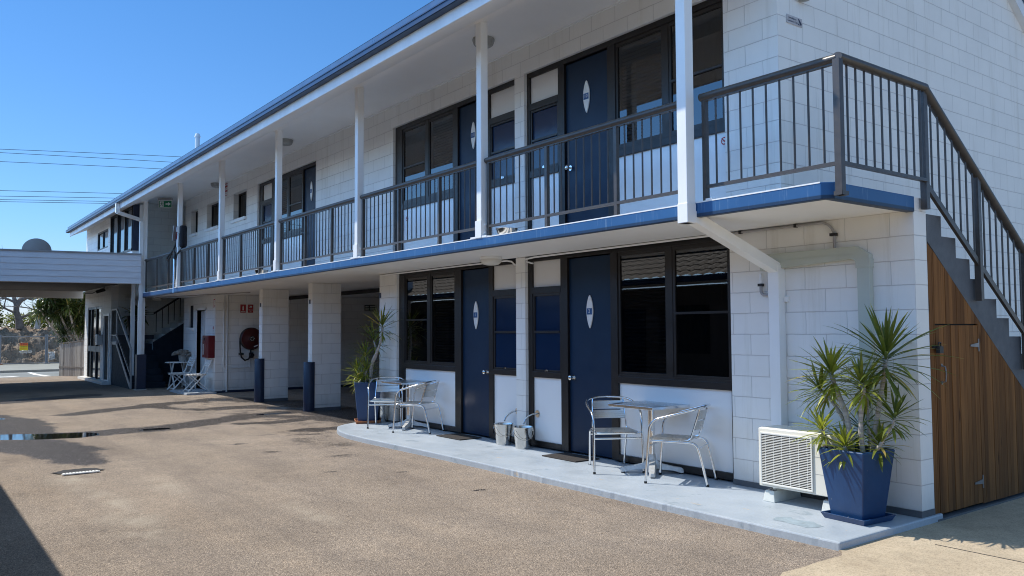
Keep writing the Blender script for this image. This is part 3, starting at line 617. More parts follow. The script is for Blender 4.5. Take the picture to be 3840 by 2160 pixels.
room(-8.70,-5.33,SLT,4.828,[(-8.70,-8.47,'jamb'),(-8.47,-6.92,'win'),(-6.92,-6.80,'jamb'),(-6.80,-6.04,'door'),(-6.04,-5.975,'jamb'),(-5.975,-5.37,'side'),(-5.37,-5.33,'jamb')],None,Z2,'11',SLT+.04,'R','R')
room(-15.15,-11.86,SLT,4.828,[(-15.15,-14.94,'jamb'),(-14.94,-14.37,'side'),(-14.37,-14.2,'jamb'),(-14.2,-12.66,'win'),(-12.66,-12.6,'jamb'),(-12.6,-11.875,'door'),(-11.875,-11.86,'jamb')],None,Z2,'12',SLT+.04,'L','L')
# small bathroom windows with sills
for a,b in ((-16.83,-15.89),(-19.01,-18.0),(-20.47,-19.84)):
    fr=MB(); m=a+(b-a)*.62; y=.125
    for p,q in ((a,m),(m,b)):
        fr.box(p,p+.04,y,y+.04,4.17,4.83); fr.box(q-.04,q,y,y+.04,4.17,4.83); fr.box(p+.04,q-.04,y,y+.04,4.17,4.21); fr.box(p+.04,q-.04,y,y+.04,4.79,4.83)
    W=fr.build('bathroom_window',M['black'],B)
    k=MB(); k.quad((a,y+.02,4.17),(m,y+.02,4.17),(m,y+.02,4.83),(a,y+.02,4.83)); k.build('window_pane',M['screen'],W,fixn=False)
    k=MB(); k.quad((m,y+.021,4.17),(b,y+.021,4.17),(b,y+.021,4.83),(m,y+.021,4.83)); k.build('window_pane',M['glass'],W,fixn=False)
    k=MB(); k.box(a,b,.195,.2,4.17,4.83); k.build('window_backing',M['dark'],W)
    k=MB(); k.box(a-.03,b+.02,-.055,.12,4.10,4.17); k.build('window_sill',M['white'],B,bevel=.004)
# store window + doorway on the ground floor
k=MB(); k.box(-20.55,-20.12,.045,.06,1.56,2.18); k.build('store_window',M['dark'],B)
k=MB(); k.box(-20.62,-20.08,-.05,.1,1.48,1.56); k.build('window_sill',M['white'],B,bevel=.004)
k=MB(); k.box(-19.82,-19.76,-.012,.19,-.1,2.09); k.box(-18.98,-18.93,-.012,.19,-.1,2.09); k.box(-19.82,-18.93,-.012,.19,2.03,2.09); k.build('door_frame',M['white'],B)
k=MB(); k.box(-19.74,-19.40,.10,.14,-.1,2.02); k.box(-19.36,-19.0,.13,.17,-.1,2.02); D=k.build('store_door',M['pvcw'],B)
k=MB(); k.box(-19.41,-19.38,.085,.1,.82,.93); k.build('door_lock',M['black'],D)
# ------------------------------------------------------------------ balcony railings
def ell_tube(path,ry,rz):
    k=MB(); n=14; path=[Vector(p) for p in path]
    for a,b in zip(path[:-1],path[1:]):
        d=(b-a).normalized(); side=d.cross(Vector((0,0,1))).normalized(); up=side.cross(d)
        ra=[a+side*ry*math.cos(2*math.pi*i/n)+up*rz*math.sin(2*math.pi*i/n) for i in range(n)]; rb=[q+(b-a) for q in ra]
        k.add(ra+rb,[(i,(i+1)%n,(i+1)%n+n,i+n) for i in range(n)]+[tuple(range(n)),tuple(range(2*n-1,n-1,-1))])
    return k
RY=-1.13
def rail_bay(xa,xb,stan,first=True):
    h=ell_tube([(xa,RY,3.405),(xb,RY,3.405)],.040,.035); h.box(xa+.02,xb-.02,RY-.018,RY+.018,3.365,3.385); H=h.build('balcony_railing',M['rail'],B,smooth=True)
    k=MB(); k.box(xa+.02,xb-.0,RY-.019,RY+.019,2.628,2.653); k.build('bottom_rail',M['rail'],H)
    for s in stan:
        k=MB(); k.box(s-.02,s+.02,RY-.02,RY+.02,SLT,3.375); k.build('stanchion',M['rail'],H)
    S=[xa+.03]+[s for s in stan if s>xa+.06]+[xb]; k=MB()
    for a,b in zip(S[:-1],S[1:]):
        n=max(1,round((b-a)/.119)); 
        for i in range(1,n): 
            x=a+(b-a)*i/n; k.tube([(x,RY,2.65),(x,RY,3.37)],.0085,6,caps=False)
    k.build('balusters',M['rail'],H,smooth=True)
PX=[-20.75,-17.28,-14.08,-10.87,-7.66,-4.48,-1.32]
for a,b in zip(PX[:-1],PX[1:]):
    xa=a+.11; L_=b-xa
    rail_bay(xa,b-.01,[xa+.045,xa+.045+L_*.345,xa+.045+L_*.685])
rail_bay(-1.205,.06,[-1.165])
k=MB(); k.box(.056,.108,-1.196,-1.144,2.40,3.385); k.box(.04,.11,-1.19,-1.11,2.40,2.43); cp=k.build('corner_post',M['rail'],B)
# ------------------------------------------------------------------ outside stair at the gable end
T=thing('staircase','grey concrete outside staircase with dark metal railing against the white gable end','staircase',(-.6,.2,-.1))
o0=Vector((-.6,.2,-.1))
def W(p): return (p[0]-o0.x,p[1]-o0.y,p[2]-o0.z)
class MBW(MB):
    def build(s,*a,**k): s.v=[W(p) for p in s.v]; return MB.build(s,*a,**k)
prof=[]; n=14
for i in range(n):
    y=.206+.245*i; z=2.385-.1695*i; prof+= [(y,z),(y+.245,z)]
prof+=[(.206+.245*n,-.1),(3.25,-.1),(.207,2.165)]
k=MBW(); k.prism(prof,'x',-1.225,0.0); k.build('flight',M['greypaint'],T)
def rs(y,zz): return zz-.688*(y-.115)
h=ell_tube([(.075,-1.165,3.405),(.06,.115,3.405)],.040,.035); h2=ell_tube([(.055,.10,3.412),(.04,3.75,rs(3.75,3.412))],.040,.035)
k=MBW(); k.add(h.v,h.f); k.add(h2.v,h2.f); H=k.build('handrail',M['rail'],T,smooth=True)
k=MBW(); k.box(.045,.083,-1.15,.1,2.628,2.653); k.bar((.045,.115,2.622),(.045,3.7,rs(3.7,2.622)),.028,.05); k.build('bottom_rail',M['rail'],T)
for y,lo in ((.115,2.41),(1.015,1.685),(1.915,1.06),(2.815,.44),(3.7,-.1)):
    k=MBW(); k.box(.018,.07,y-.026,y+.026,lo,rs(y,3.385)); k.build('stanchion',M['rail'],T)
k=MBW()
for i in range(1,11):
    y=-1.14+1.235*i/10.5; k.tube([(.062,y,2.65),(.062,y,3.375)],.0085,6,caps=False)
for a in (.115,1.015,1.915,2.815):
    for i in range(1,8):
        y=a+.9*i/7.6+.0; 
        if y<a+.87: k.tube([(.045,y,rs(y,2.622)),(.045,y,rs(y,3.39))],.0085,6,caps=False)
k.build('balusters',M['rail'],T,smooth=True)
# timber screen under the stair
T2=thing('timber_enclosure','brown vertical timber boarding with a low door filling the triangle under the outside stair','timber screen',(0,.2,-.1)); o0=Vector((0,.2,-.1))
random.seed(11)
def topz(y): return 2.155-.6855*(y-.211)-.006
def boards(y0,y1,lo,hi,cut=None):
    k=MBW(); y=y0
    while y<y1-.005:
        wd=random.uniform(.058,.072); yb=min(y1,y+wd); k.cur=random.random(); d=random.uniform(0,.004)
        za,zb=(hi(y),hi(yb)); a,b2=y+.0012,yb-.0012
        if za>lo+.02: k.add([(-.02-d,a,lo),(-.02-d,b2,lo),(-.02-d,b2,max(lo,zb)),(-.02-d,a,za),(.0-d,a,lo),(.0-d,b2,lo),(.0-d,b2,max(lo,zb)),(.0-d,a,za)],[(0,1,2,3),(4,5,6,7),(0,1,5,4),(1,2,6,5),(2,3,7,6),(3,0,4,7)])
        y=yb
    return k
boards(.212,.296,-.07,topz).build('boarding',M['timber'],T2)
boards(1.058,3.2,-.07,topz).build('boarding',M['timber'],T2)
boards(.296,1.058,1.485,topz).build('boarding',M['timber'],T2)
D=boards(.303,1.050,-.06,lambda y:min(1.472,topz(y))).build('shed_door',M['timber'],T2)
k=MBW(); k.box(-.06,-.03,.22,3.2,-.1,-.0); k.prism([(.215,-.08),(3.15,-.08),(.215,2.1)],'x',-.06,-.03); k.build('backing',M['dark'],T2)
for z in (1.30,.12):
    k=MBW(); k.box(.0,.006,1.045,1.06,z-.055,z+.055); k.add([(.001,1.045,z-.02),(.001,1.045,z+.02),(.001,.90,z+.004),(.001,.90,z-.01),(.006,1.045,z-.02),(.006,1.045,z+.02),(.006,.90,z+.004),(.006,.90,z-.01)],[(0,1,2,3),(4,5,6,7),(0,1,5,4),(1,2,6,5),(2,3,7,6),(3,0,4,7)]); k.build('strap_hinge',M['galv'],D)
k=MBW(); k.tube([(.0,.385,1.14),(.03,.387,1.13),(.036,.388,1.07),(.03,.387,1.01),(.0,.385,1.0)],.006,8); k.box(0,.004,.375,.395,.985,1.01); k.box(0,.004,.375,.395,1.13,1.155); k.build('pull_handle',M['galv'],D,smooth=True)
k=MBW(); k.box(.002,.02,.235,.36,1.285,1.305); k.box(.02,.05,.262,.325,1.245,1.30); k.tube([(.034,.275,1.30),(.034,.275,1.33),(.034,.312,1.33),(.034,.312,1.30)],.006,8); k.build('padlock',M['black'],D)
k=MBW(); k.box(-.05,.022,.205,4.2,-.12,-.088); k.build('bottom_strip',M['greypaint'],T2)
# ------------------------------------------------------------------ downpipes
k=MB(); p=[(-1.265,-1.26,4.86),(-1.265,-1.26,2.335)]
k.box(-1.317,-1.215,-1.312,-1.212,2.335,4.86); k.box(-1.321,-1.211,-1.316,-1.208,2.335,2.50)
k.bar((-1.262,-1.235,2.40),(-1.262,-.052,2.0),.099,.095); k.box(-1.316,-1.207,-.103,-.003,.0,2.035); k.box(-1.320,-1.203,-.107,-.0,1.74,1.99); k.box(-1.205,-1.165,-.03,-.0,1.695,1.745); k.box(-1.33,-1.2,-1.9,-1.2,4.74,4.85)
tag(k.build('downpipe',M['white'],bevel=.004),'white square downpipe that runs past the balcony edge and slants back to the wall','downpipe')
k=MB(); k.box(-20.30,-20.19,-2.0,-1.9,4.60,4.87); k.bar((-20.245,-1.96,4.62),(-20.62,-1.27,4.50),.085,.085); k.box(-20.69,-20.60,-1.31,-1.215,.84,4.54); k.bar((-20.645,-1.26,2.5),(-20.645,-1.26,2.3),.092,.1)
tag(k.build('downpipe',M['white'],bevel=.004),'white square downpipe crossing from the gutter to the last balcony post by the canopy','downpipe')
t=thing('post_guard','tall navy painted steel guard round the foot of the white post beside the canopy','post guard',(-20.7,-1.2,-.12))
k=MB(); k.box(-.11,.12,-.13,.11,0,.96); k.build('guard_sleeve',M['navypost'],t,bevel=.01); k=MB(); k.box(-.07,-.0,-.02,.08,.9,2.5); k.build('white_post',M['white'],t)
k=MB(); k.box(-.14,.14,-.16,.14,0,.02); k.build('guard_base',M['kerb'],t)
# ------------------------------------------------------------------ air conditioner and services
t=thing('air_conditioner','cream outdoor air conditioner on two pale mounting blocks beside the blue pot','air conditioner',(-.81,-.3,-.05))
k=MB(); x0,x1,y0,y1,z0,z1=-.39,.39,-.15,.14,.13,.64
k.box(x0,x1,y0+.012,y1,z0,z1); Bd=k.build('casing',M['plastic'],t,bevel=.012,seg=3)
k=MB(); k.box(x0+.0,x1-.0,y0,y0+.014,z0+.004,z1-.004); k.build('front_panel',M['plastic'],t,bevel=.008)
gx0,gx1,gz0,gz1=-.365,.145,.155,.60
k=MB(); k.box(gx0+.012,gx1-.012,y0-.002,y0+.001,gz0+.012,gz1-.012); G_=k.build('fan_recess',M['dark'],t)
k=MB()
for i in range(31):
    z=gz0+.014+i*(gz1-gz0-.028)/30; k.box(gx0+.006,gx1-.006,y0-.012,y0-.006,z-.0028,z+.0028)
for i in range(6):
    x=gx0+.05+i*(gx1-gx0-.1)/5; k.box(x-.0025,x+.0025,y0-.0085,y0-.003,gz0+.01,gz1-.01)
for a in ((gx0,gx1,gz0,gz0+.013),(gx0,gx1,gz1-.013,gz1),(gx0,gx0+.013,gz0+.013,gz1-.013),(gx1-.013,gx1,gz0+.013,gz1-.013)): k.box(a[0],a[1],y0-.014,y0,a[2],a[3])
k.build('fan_grille',M['grille'],t,bevel=.0015)
k=MB(); k.lathe([(.03,0),(.05,.0),(.05,.004),(.205,.004),(.205,.0)],(0,0,0),32); k.v=[(-.11+p[0],y0-.0035+p[2]*.3,.38+p[1]) for p in k.v]; k.build('fan_ring',M['black'],t)
k=MB()
for z in (.305,.445): k.box(.16,.385,y0-.0012,y0+.001,z-.0015,z+.0015)
k.build('panel_groove',M['greydiff'],t)
txt('FUJITSU',.048,(.275,y0-.002,.53),(1,0,0),(0,0,1),M['brand'],t,'brand_lettering'); txt('GENERAL',.013,(.235,y0-.002,.485),(1,0,0),(0,0,1),M['greytext'],t,'brand_lettering')
for x in (-.31,.255):
    k=MB(); k.add([(x-.06,-.13,0),(x+.06,-.13,0),(x+.06,.26,0),(x-.06,.26,0),(x-.045,-.12,.095),(x+.045,-.12,.095),(x+.045,.25,.095),(x-.045,.25,.095)],[(0,3,2,1),(4,5,6,7),(0,1,5,4),(1,2,6,5),(2,3,7,6),(3,0,4,7)]); b=k.build('mounting_block',M['foam'],t,bevel=.005)
    k=MB(); k.box(x-.035,x+.035,-.115,-.06,.095,.102); k.tube([(x,-.09,.1),(x,-.09,.135)],.007,8); k.tube([(x,-.09,.108),(x,-.09,.118)],.013,6); k.build('anchor_bolt',M['galv'],b)
t=thing('pipe_trunking','pale green-grey pipe trunking running along the wall and down behind the plant','trunking',(-.41,0,.6))
k=MB(); d=.06
k.prism([(-1.03,1.395),(-1.03,1.545),(-.06,1.545),(.058,1.47),(.058,-.02),(-.055,-.02),(-.055,1.40),(-.10,1.44)],'y',-.06,-.0); k.build('channel',M['trunk'],t,bevel=.006)
k=MB(); k.box(-1.03,-.09,-.063,-.06,1.478,1.482); k.box(-.062,.065,-.066,-.0,1.36,1.43); k.build('cover_joint',M['trunk'],t)
t=thing('conduit','grey conduit under the soffit that bends down into the pipe trunking','conduit',(-.7,-.02,2.1))
P_=[(-1.17,0,.283),(-.12,0,.283)]+[(-.12+.13*math.sin(a*math.pi/12),0,.153+.13*math.cos(a*math.pi/12)) for a in range(1,7)]+[(.01,0,.03)]
k=MB(); k.tube(P_,.012,10); k.build('pipe',M['pvc'],t,smooth=True)
for x in (-.98,-.37): 
    k=MB(); k.box(x-.012,x+.012,-.018,.016,.268,.30); k.build('clip',M['rubber'],t)
k=MB(); k.box(-.025,.035,-.017,.016,.155,.18); k.build('clip',M['rubber'],t)
t=thing('drain_pipe','short bent grey drain pipe on the block wall beside the slanting downpipe','pipe',(-1.42,-.03,1.75))
k=MB(); k.tube([(-.035,0,.22),(-.03,0,.10)],.014,10); k.build('upper_pipe',M['white'],t,smooth=True)
k=MB(); k.tube([(-.03,0,.115),(-.03,0,.05),(-.02,0,.03),(.0,0,.018),(.07,0,.015)],.015,10); k.build('elbow',M['pvc'],t,smooth=True)
k=MB(); k.box(-.055,-.005,-.018,.012,.10,.125); k.build('clip',M['rubber'],t)
tag(MB().tube([(-9.1,-.016,2.382),(-6.5,-.016,2.382),(-5.5,-.016,2.378),(-5.4,-.01,2.36),(-5.345,.01,2.31)],.011,8).build('conduit',M['white'],smooth=True),'thin white conduit along the soffit above the first room, left of the block nib','conduit')
tag(MB().tube([(-4.99,.03,2.31),(-5.08,.0,2.335),(-5.08,-.016,2.37),(-4.9,-.016,2.382),(-1.83,-.016,2.388)],.011,8).build('conduit',M['white'],smooth=True),'thin white conduit along the soffit above the second room, right of the block nib','conduit')
tag(MB().tube([(-20.5,-.9,2.39),(-16.3,.25,2.39)],.012,6).build('conduit',M['pvc'],smooth=True),'thin dark conduit crossing the underside of the balcony above the white folding chairs','conduit')
# ------------------------------------------------------------------ potted dracaenas
def leaves(k,base,axis,n,Ls,wd,rnd,droop=.35,emin=-.35,lit=.55,spread=.5):
    axis=Vector(axis).normalized(); a=axis.orthogonal().normalized(); b=axis.cross(a)
    for i in range(n):
        u=i/n; el=math.pi/2*(1-u**.55)*1.0+emin*u**1.5+rnd.uniform(-.14,.14); az=i*2.39996+rnd.uniform(-.25,.25)
        ln=Ls*rnd.uniform(.68,1.08)*(.72+.38*math.sin(math.pi*min(1,u*1.15))); d0=(a*math.cos(az)+b*math.sin(az))*math.cos(el)+axis*math.sin(el)
        p=Vector(base)+axis*(.10-.75*u**1.5)*Ls*spread+d0*.012; side=d0.cross(Vector((0,0,1)))
        if side.length<.05: side=a.copy()
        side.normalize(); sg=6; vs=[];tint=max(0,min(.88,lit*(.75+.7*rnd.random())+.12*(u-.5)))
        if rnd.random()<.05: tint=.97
        dr=droop*rnd.uniform(.4,1.5)*(.35+u); d=d0.copy(); tw=rnd.uniform(-.25,.25)
        for s in range(sg+1):
            f=s/sg; wv=wd*(.55+1.2*f if f<.3 else (.91 if f<.55 else .91*(1-((f-.55)/.45)**1.6)))*1.05
            up=side.cross(d).normalized(); sd=(side+up*tw*f).normalized()
            vs+= [p-sd*wv+up*wv*.35,p,p+sd*wv+up*wv*.35]
            d=(d+Vector((0,0,-1))*dr/sg*(.4+f*1.3)).normalized(); p=p+d*ln/sg
        fs=[]; tip=rnd.random()<.28; nv0=len(k.v); k.cur=max(.001,tint)
        for s in range(sg):
            q=s*3; fs+=[(q,q+1,q+4,q+3),(q+1,q+2,q+5,q+4)]
        k.add(vs,fs)
        if tip:
            for q in range(len(k.a)-3,len(k.a)): k.a[q]=1.0
def square_pot(t,h,ht,hb,sauc,srt=None,lip=.018):
    k=MB(); n=0
    def ring(r,z): return [(-r,-r,z),(r,-r,z),(r,r,z),(-r,r,z)]
    rs_=[ring(hb,.022),ring(hb+(ht-hb)*.5+.004,h*.55),ring(ht,h-.03),ring(ht+.003,h-.012),ring(ht,h),ring(ht-lip,h),ring(ht-lip-.01,h-.07)]
    vs=[p for r in rs_ for p in r]; fs=[(3,2,1,0)]
    for i in range(len(rs_)-1):
        for j in range(4): fs.append((i*4+j,i*4+(j+1)%4,(i+1)*4+(j+1)%4,(i+1)*4+j))
    k.add(vs,fs); k.build('pot',M['pot'],t,bevel=.008,seg=3)
    k=MB(); r=ht-lip-.006; k.add(ring(r,h-.05),[(0,1,2,3)]); k.build('soil',M['soil'],t)
    k=MB(); a=hb+.035; b=hb+.055
    k.add(ring(a,0)+ring(b,.04)+ring(b+.004,.045)+ring(b-.012,.047)+ring(a-.01,.012),[(3,2,1,0)]+[(i*4+j,i*4+(j+1)%4,(i+1)*4+(j+1)%4,(i+1)*4+j) for i in range(4) for j in range(4)]+[(16,17,18,19)]); k.build('saucer',srt or M['pot'],t,bevel=.004)
def plant(t,stems,seed,Lf,n,wd,leafm='leaf',lit=.55):
    rnd=random.Random(seed)
    for path,rad,hs in stems:
        pts=[Vector(p) for p in path]
        # smooth path
        sp=[]
        for i in range(len(pts)-1):
            for s in range(4):
                f=s/4; p0=pts[max(0,i-1)];p1=pts[i];p2=pts[i+1];p3=pts[min(len(pts)-1,i+2)]
                sp.append(.5*((2*p1)+(-p0+p2)*f+(2*p0-5*p1+4*p2-p3)*f*f+(-p0+3*p1-3*p2+p3)*f**3))
        sp.append(pts[-1]); rr=[rad*(1-.28*i/len(sp))*(1+.07*math.sin(i*2.6)) for i in range(len(sp))]
        k=MB(); k.tube(sp,rr,9); k.build('stem',M['palebark'],t,smooth=True)
        ax=(sp[-1]-sp[-3]).normalized(); ax=(ax+Vector((0,0,.6))).normalized()
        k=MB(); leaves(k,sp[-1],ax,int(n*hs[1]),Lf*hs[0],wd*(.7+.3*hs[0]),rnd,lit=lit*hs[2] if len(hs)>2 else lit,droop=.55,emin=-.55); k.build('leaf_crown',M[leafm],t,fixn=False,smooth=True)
t=thing('potted_plant','tall dracaena in a square blue glazed pot with blue saucer beside the air conditioner','potted plant',(-.295,-.425,-.05),R(-5))
square_pot(t,.555,.20,.142,1)
# pot-local: +x right along the facade, -y towards the driveway
stems=[([(-.03,-.02,.48),(-.06,-.02,.78),(-.16,-.02,1.02),(-.20,-.02,1.14)],.024,(.92,1.15,1.05)),
 ([(-.05,.04,.48),(-.13,.04,.75),(-.26,.03,.93),(-.34,.02,.99)],.017,(.78,.8,.75)),
 ([(.09,-.04,.48),(.075,-.04,.78),(.11,-.04,1.00),(.10,-.05,1.07)],.021,(.85,.9,1.0)),
 ([(.10,.05,.48),(.15,.06,.80),(.20,.08,1.10),(.22,.09,1.28)],.021,(1.25,1.3,.42)),
 ([(.06,.10,.48),(.03,.12,.74),(.02,.13,.98)],.013,(.6,.5,.5)),
 ([(-.12,-.10,.48),(-.18,-.12,.60),(-.215,-.14,.69)],.016,(.62,.7,.9)),
 ([(.0,-.13,.48),(.0,-.14,.58)],.018,(.66,.9,.8)),
 ([(.13,-.02,.48),(.24,.02,.66),(.31,.05,.82)],.014,(.72,.62,.5)),
 ([(.14,.02,.48),(.19,.03,.60)],.016,(.62,.75,.6)),
 ([(-.02,.10,.48),(-.04,.13,.70)],.012,(.62,.5,.35))]
plant(t,stems,5,.385,62,.0128)
t=thing('potted_plant','dracaena with one long curved trunk in a blue pot on a terracotta saucer','potted plant',(-8.98,-.31,-.05),R(-24))
square_pot(t,.665,.215,.15,1,M['terra'])
stems=[([(.06,.04,.6),(.07,.06,.95),(.16,.16,1.2),(.21,.22,1.42),(.20,.22,1.58)],.024,(1.15,.75,.42)),
 ([(.02,.05,.6),(.05,.08,.95),(.10,.14,1.12),(.02,.10,1.34)],.019,(1.05,.7,.32)),
 ([(-.10,-.02,.6),(-.11,-.03,.85),(-.10,-.03,1.08)],.015,(.85,.8,.7)),
 ([(-.08,-.08,.6),(-.16,-.12,.72),(-.24,-.16,.84)],.013,(.78,.75,1.1)),
 ([(-.02,-.08,.6),(-.03,-.12,.70)],.014,(.72,.8,.85)),
 ([(.03,-.04,.6),(.06,-.02,.86)],.013,(.75,.7,.6)),
 ([(-.05,.05,.6),(-.06,.06,.78)],.012,(.6,.5,.4))]
plant(t,stems,9,.41,54,.0115)
k=MB(); rnd=random.Random(4)
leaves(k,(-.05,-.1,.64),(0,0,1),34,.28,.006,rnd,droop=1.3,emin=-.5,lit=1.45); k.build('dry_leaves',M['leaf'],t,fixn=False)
# ------------------------------------------------------------------ cafe tables and chairs
def cafe_table(loc,label):
    t=thing('cafe_table',label,'table',loc,0,'square aluminium cafe tables outside the rooms')
    k=MB(); k.box(-.312,.312,-.312,.312,.695,.72); k.build('table_top',M['tabletop'],t,bevel=.007,seg=3)
    k=MB(); 
    for a in ((-.316,.316,-.316,-.311),(-.316,.316,.311,.316),(-.316,-.311,-.311,.311),(.311,.316,-.311,.311)): k.box(*a,.692,.722)
    k.build('table_edge',M['alu'],t,bevel=.002)
    k=MB(); k.cyl((0,0,.07),(0,0,.694),.036,24); k.box(-.16,.16,-.02,.02,.683,.694); k.box(-.02,.02,-.16,.16,.680,.691); k.build('column',M['alu'],t,smooth=True)
    k=MB()
    k.lathe([(.04,.20),(.045,.13),(.065,.10),(.075,.055),(.05,.04)],(0,0,0),16)
    for q in range(4):
        a=R(45+90*q); d=Vector((math.cos(a),math.sin(a),0)); s=Vector((-d.y,d.x,0)); vs=[]
        for r,wd,zt,zb in ((.03,.05,.15,.06),(.10,.042,.10,.045),(.22,.034,.075,.035),(.30,.03,.065,.012),(.325,.024,.05,.012)):
            c=d*r; vs+= [c-s*wd+Vector((0,0,zb)),c-s*wd*.7+Vector((0,0,zt)),c+s*wd*.7+Vector((0,0,zt)),c+s*wd+Vector((0,0,zb))]
        fs=[]
        for i in range(4):
            for j in range(4): fs.append((i*4+j,i*4+(j+1)%4,(i+1)*4+(j+1)%4,(i+1)*4+j))
        k.add(vs,fs+[(0,1,2,3),(19,18,17,16)])
    b=k.build('pedestal_base',M['castalu'],t,smooth=True)
    for q in range(4):
        a=R(45+90*q); k=MB(); k.cyl((.3*math.cos(a),.3*math.sin(a),0),(.3*math.cos(a),.3*math.sin(a),.015),.022,12); k.build('foot',M['rubber'],b)
    return t
t1=cafe_table((-2.75,-.17,-.05),'square aluminium cafe table between two chairs outside the door marked 2')
t2=dup(t1,'square aluminium cafe table next to the blue pot outside the door marked 1',(-7.85,-.17,-.05))
def cafe_chair(loc,rz,label):
    t=thing('cafe_chair',label,'chair',loc,rz,'aluminium cafe chairs outside the rooms')
    def sm(pts,m=5):
        pts=[Vector(p) for p in pts]; sp=[]
        for i in range(len(pts)-1):
            for s in range(m):
                f=s/m; p0=pts[max(0,i-1)];p1=pts[i];p2=pts[i+1];p3=pts[min(len(pts)-1,i+2)]
                sp.append(.5*((2*p1)+(-p0+p2)*f+(2*p0-5*p1+4*p2-p3)*f*f+(-p0+3*p1-3*p2+p3)*f**3))
        return sp+[pts[-1]]
    half=[(.285,.262,.0),(.268,.26,.2),(.25,.258,.42),(.235,.258,.545),(.185,.262,.615),(.09,.268,.648),(-.06,.268,.69),(-.19,.235,.728),(-.262,.14,.748),(-.285,0,.755)]
    path=sm(half)+[Vector((p.x,-p.y,p.z)) for p in reversed(sm(half)[:-1])]
    k=MB(); k.tube(path,.0125,10); k.build('arm_loop',M['alu'],t,smooth=True)
    for s in (1,-1):
        k=MB(); k.tube([(x,y*s,z) for x,y,z in sm([(-.305,.195,0),(-.262,.2,.2),(-.225,.205,.345),(-.195,.208,.392),(-.13,.212,.408),(.0,.222,.41),(.22,.235,.415),(.252,.22,.417)])],.0125,10); k.build('rear_leg',M['alu'],t,smooth=True)
        k=MB(); k.tube([(x,y*s,z) for x,y,z in sm([(.03,.2,.42),(-.09,.195,.422),(-.14,.19,.44),(-.165,.185,.50),(-.215,.175,.66),(-.235,.17,.735)])],.009,8); k.build('back_post',M['alu'],t,smooth=True)
        for p in ((.285,.262*s),(-.305,.195*s)):
            k=MB(); k.cyl((p[0],p[1],0),(p[0]-.003,p[1],.022),.0145,10); k.build('foot_cap',M['rubber'],t)
    for a,b in (((.252,.25,.36),(.252,-.25,.36)),((-.22,.205,.35),(-.22,-.205,.35)),):
        k=MB(); k.tube([a,b],.0095,8); k.build('stretcher',M['alu'],t,smooth=True)
    k=MB(); k.tube(sm([(.20,.235,.413),(.262,.2,.417),(.275,0,.418),(.262,-.2,.417),(.20,-.235,.413)]),.0125,8); k.build('seat_front_tube',M['alu'],t,smooth=True)
    for i in range(4):
        xa=-.135+i*.098; k=MB(); k.box(xa,xa+.09,-.215,.215,.421,.427)
        for j in range(6): k.box(xa+.006+j*.0145,xa+.012+j*.0145,-.213,.213,.427,.4285)
        k.build('seat_slat',M['aluslat'],t,bevel=.002)
    for z0,z1 in ((.525,.612),(.625,.712)):
        k=MB(); vs=[];m=10;rows=8
        for r in range(rows+1):
            z=z0+(z1-z0)*r/rows; x=-.172-(z-.5)*.29
            for j in range(m+1):
                y=-.185+.37*j/m; bow=-.03*(1-(y/.185)**2); rb=.0012*(r%2); vs.append((x+bow+rb,y,z))
        fs=[(r*(m+1)+j,r*(m+1)+j+1,(r+1)*(m+1)+j+1,(r+1)*(m+1)+j) for r in range(rows) for j in range(m)]
        k.add(vs,fs); o=k.build('back_slat',M['aluslat'],t); so_=o.modifiers.new('thickness','SOLIDIFY'); so_.thickness=.006
    return t
ch=cafe_chair((-3.18,-.315,-.05),R(-31),'aluminium cafe chair overlapping the door marked 2, facing the driveway')
dup(ch,'aluminium cafe chair seen side on, the one nearest the air conditioner',(-2.257,-.275,-.05),R(180+27.5))
dup(ch,'aluminium cafe chair standing in front of the pot with terracotta saucer',(-8.28,-.33,-.05),R(-33))
dup(ch,'aluminium cafe chair side on, next to the doormat of the door marked 1',(-7.36,-.28,-.05),R(180+28))
for x,l in ((-6.455,'dark bristle doormat in front of the door marked 1'),(-4.06,'dark bristle doormat in front of the door marked 2')):
    k=MB(); k.box(-.305,.305,-.185,.185,0,.014); o=k.build('doormat',M['mat'],bevel=.004); o.location=(x,-.165,-.05); tag(o,l,'doormat','doormats at the room doors')
def bucket(loc,label,rz=0,s=1):
    t=thing('bucket',label,'bucket',loc,rz,'stainless buckets under the drain spouts'); 
    k=MB(); k.lathe([(0,.003),(.092*s,.003),(.096*s,.0),(.097*s,.012),(.125*s,.262*s),(.131*s,.264*s),(.133*s,.27*s),(.128*s,.273*s),(.122*s,.264*s),(.095*s,.02),(0,.018)],(0,0,0),32); k.build('pail',M['steel'],t,smooth=True)
    k=MB(); P_=[(.128*s*math.cos(a),.05+.0*a+.10*math.sin(a),.235*s-.12*s*math.sin(a)) for a in [math.pi*i/14 for i in range(15)]]
    k.tube(P_,.0032,6); k.build('bail_handle',M['steel'],t,smooth=True)
    for sx in (-1,1):
        k=MB(); k.box(sx*.122*s-.008,sx*.122*s+.008,-.014,.014,.215*s,.255*s); k.build('handle_lug',M['steel'],t)
    return t
bk=bucket((-5.475,-.10,-.05),'stainless bucket standing under the left of the two curved spouts beside the block nib',R(-125))
dup(bk,'stainless bucket under the right of the two curved spouts beside the block nib',(-5.035,-.115,-.05),R(-118))
dup(bk,'stainless bucket half hidden behind the chair next to the blue pot',(-8.90,-.03+-.06,-.05),R(-60))
b3=dup(bk,'low steel bucket on the balcony floor beside the post by the door marked 11',(-4.16,-1.0,2.51),R(20)); b3.scale=(1,1,.34)
b4=dup(bk,'low steel bucket on the balcony floor below the window left of the door marked 12',(-12.05,-1.0,2.51),R(20)); b4.scale=(1.0,1.0,.4)
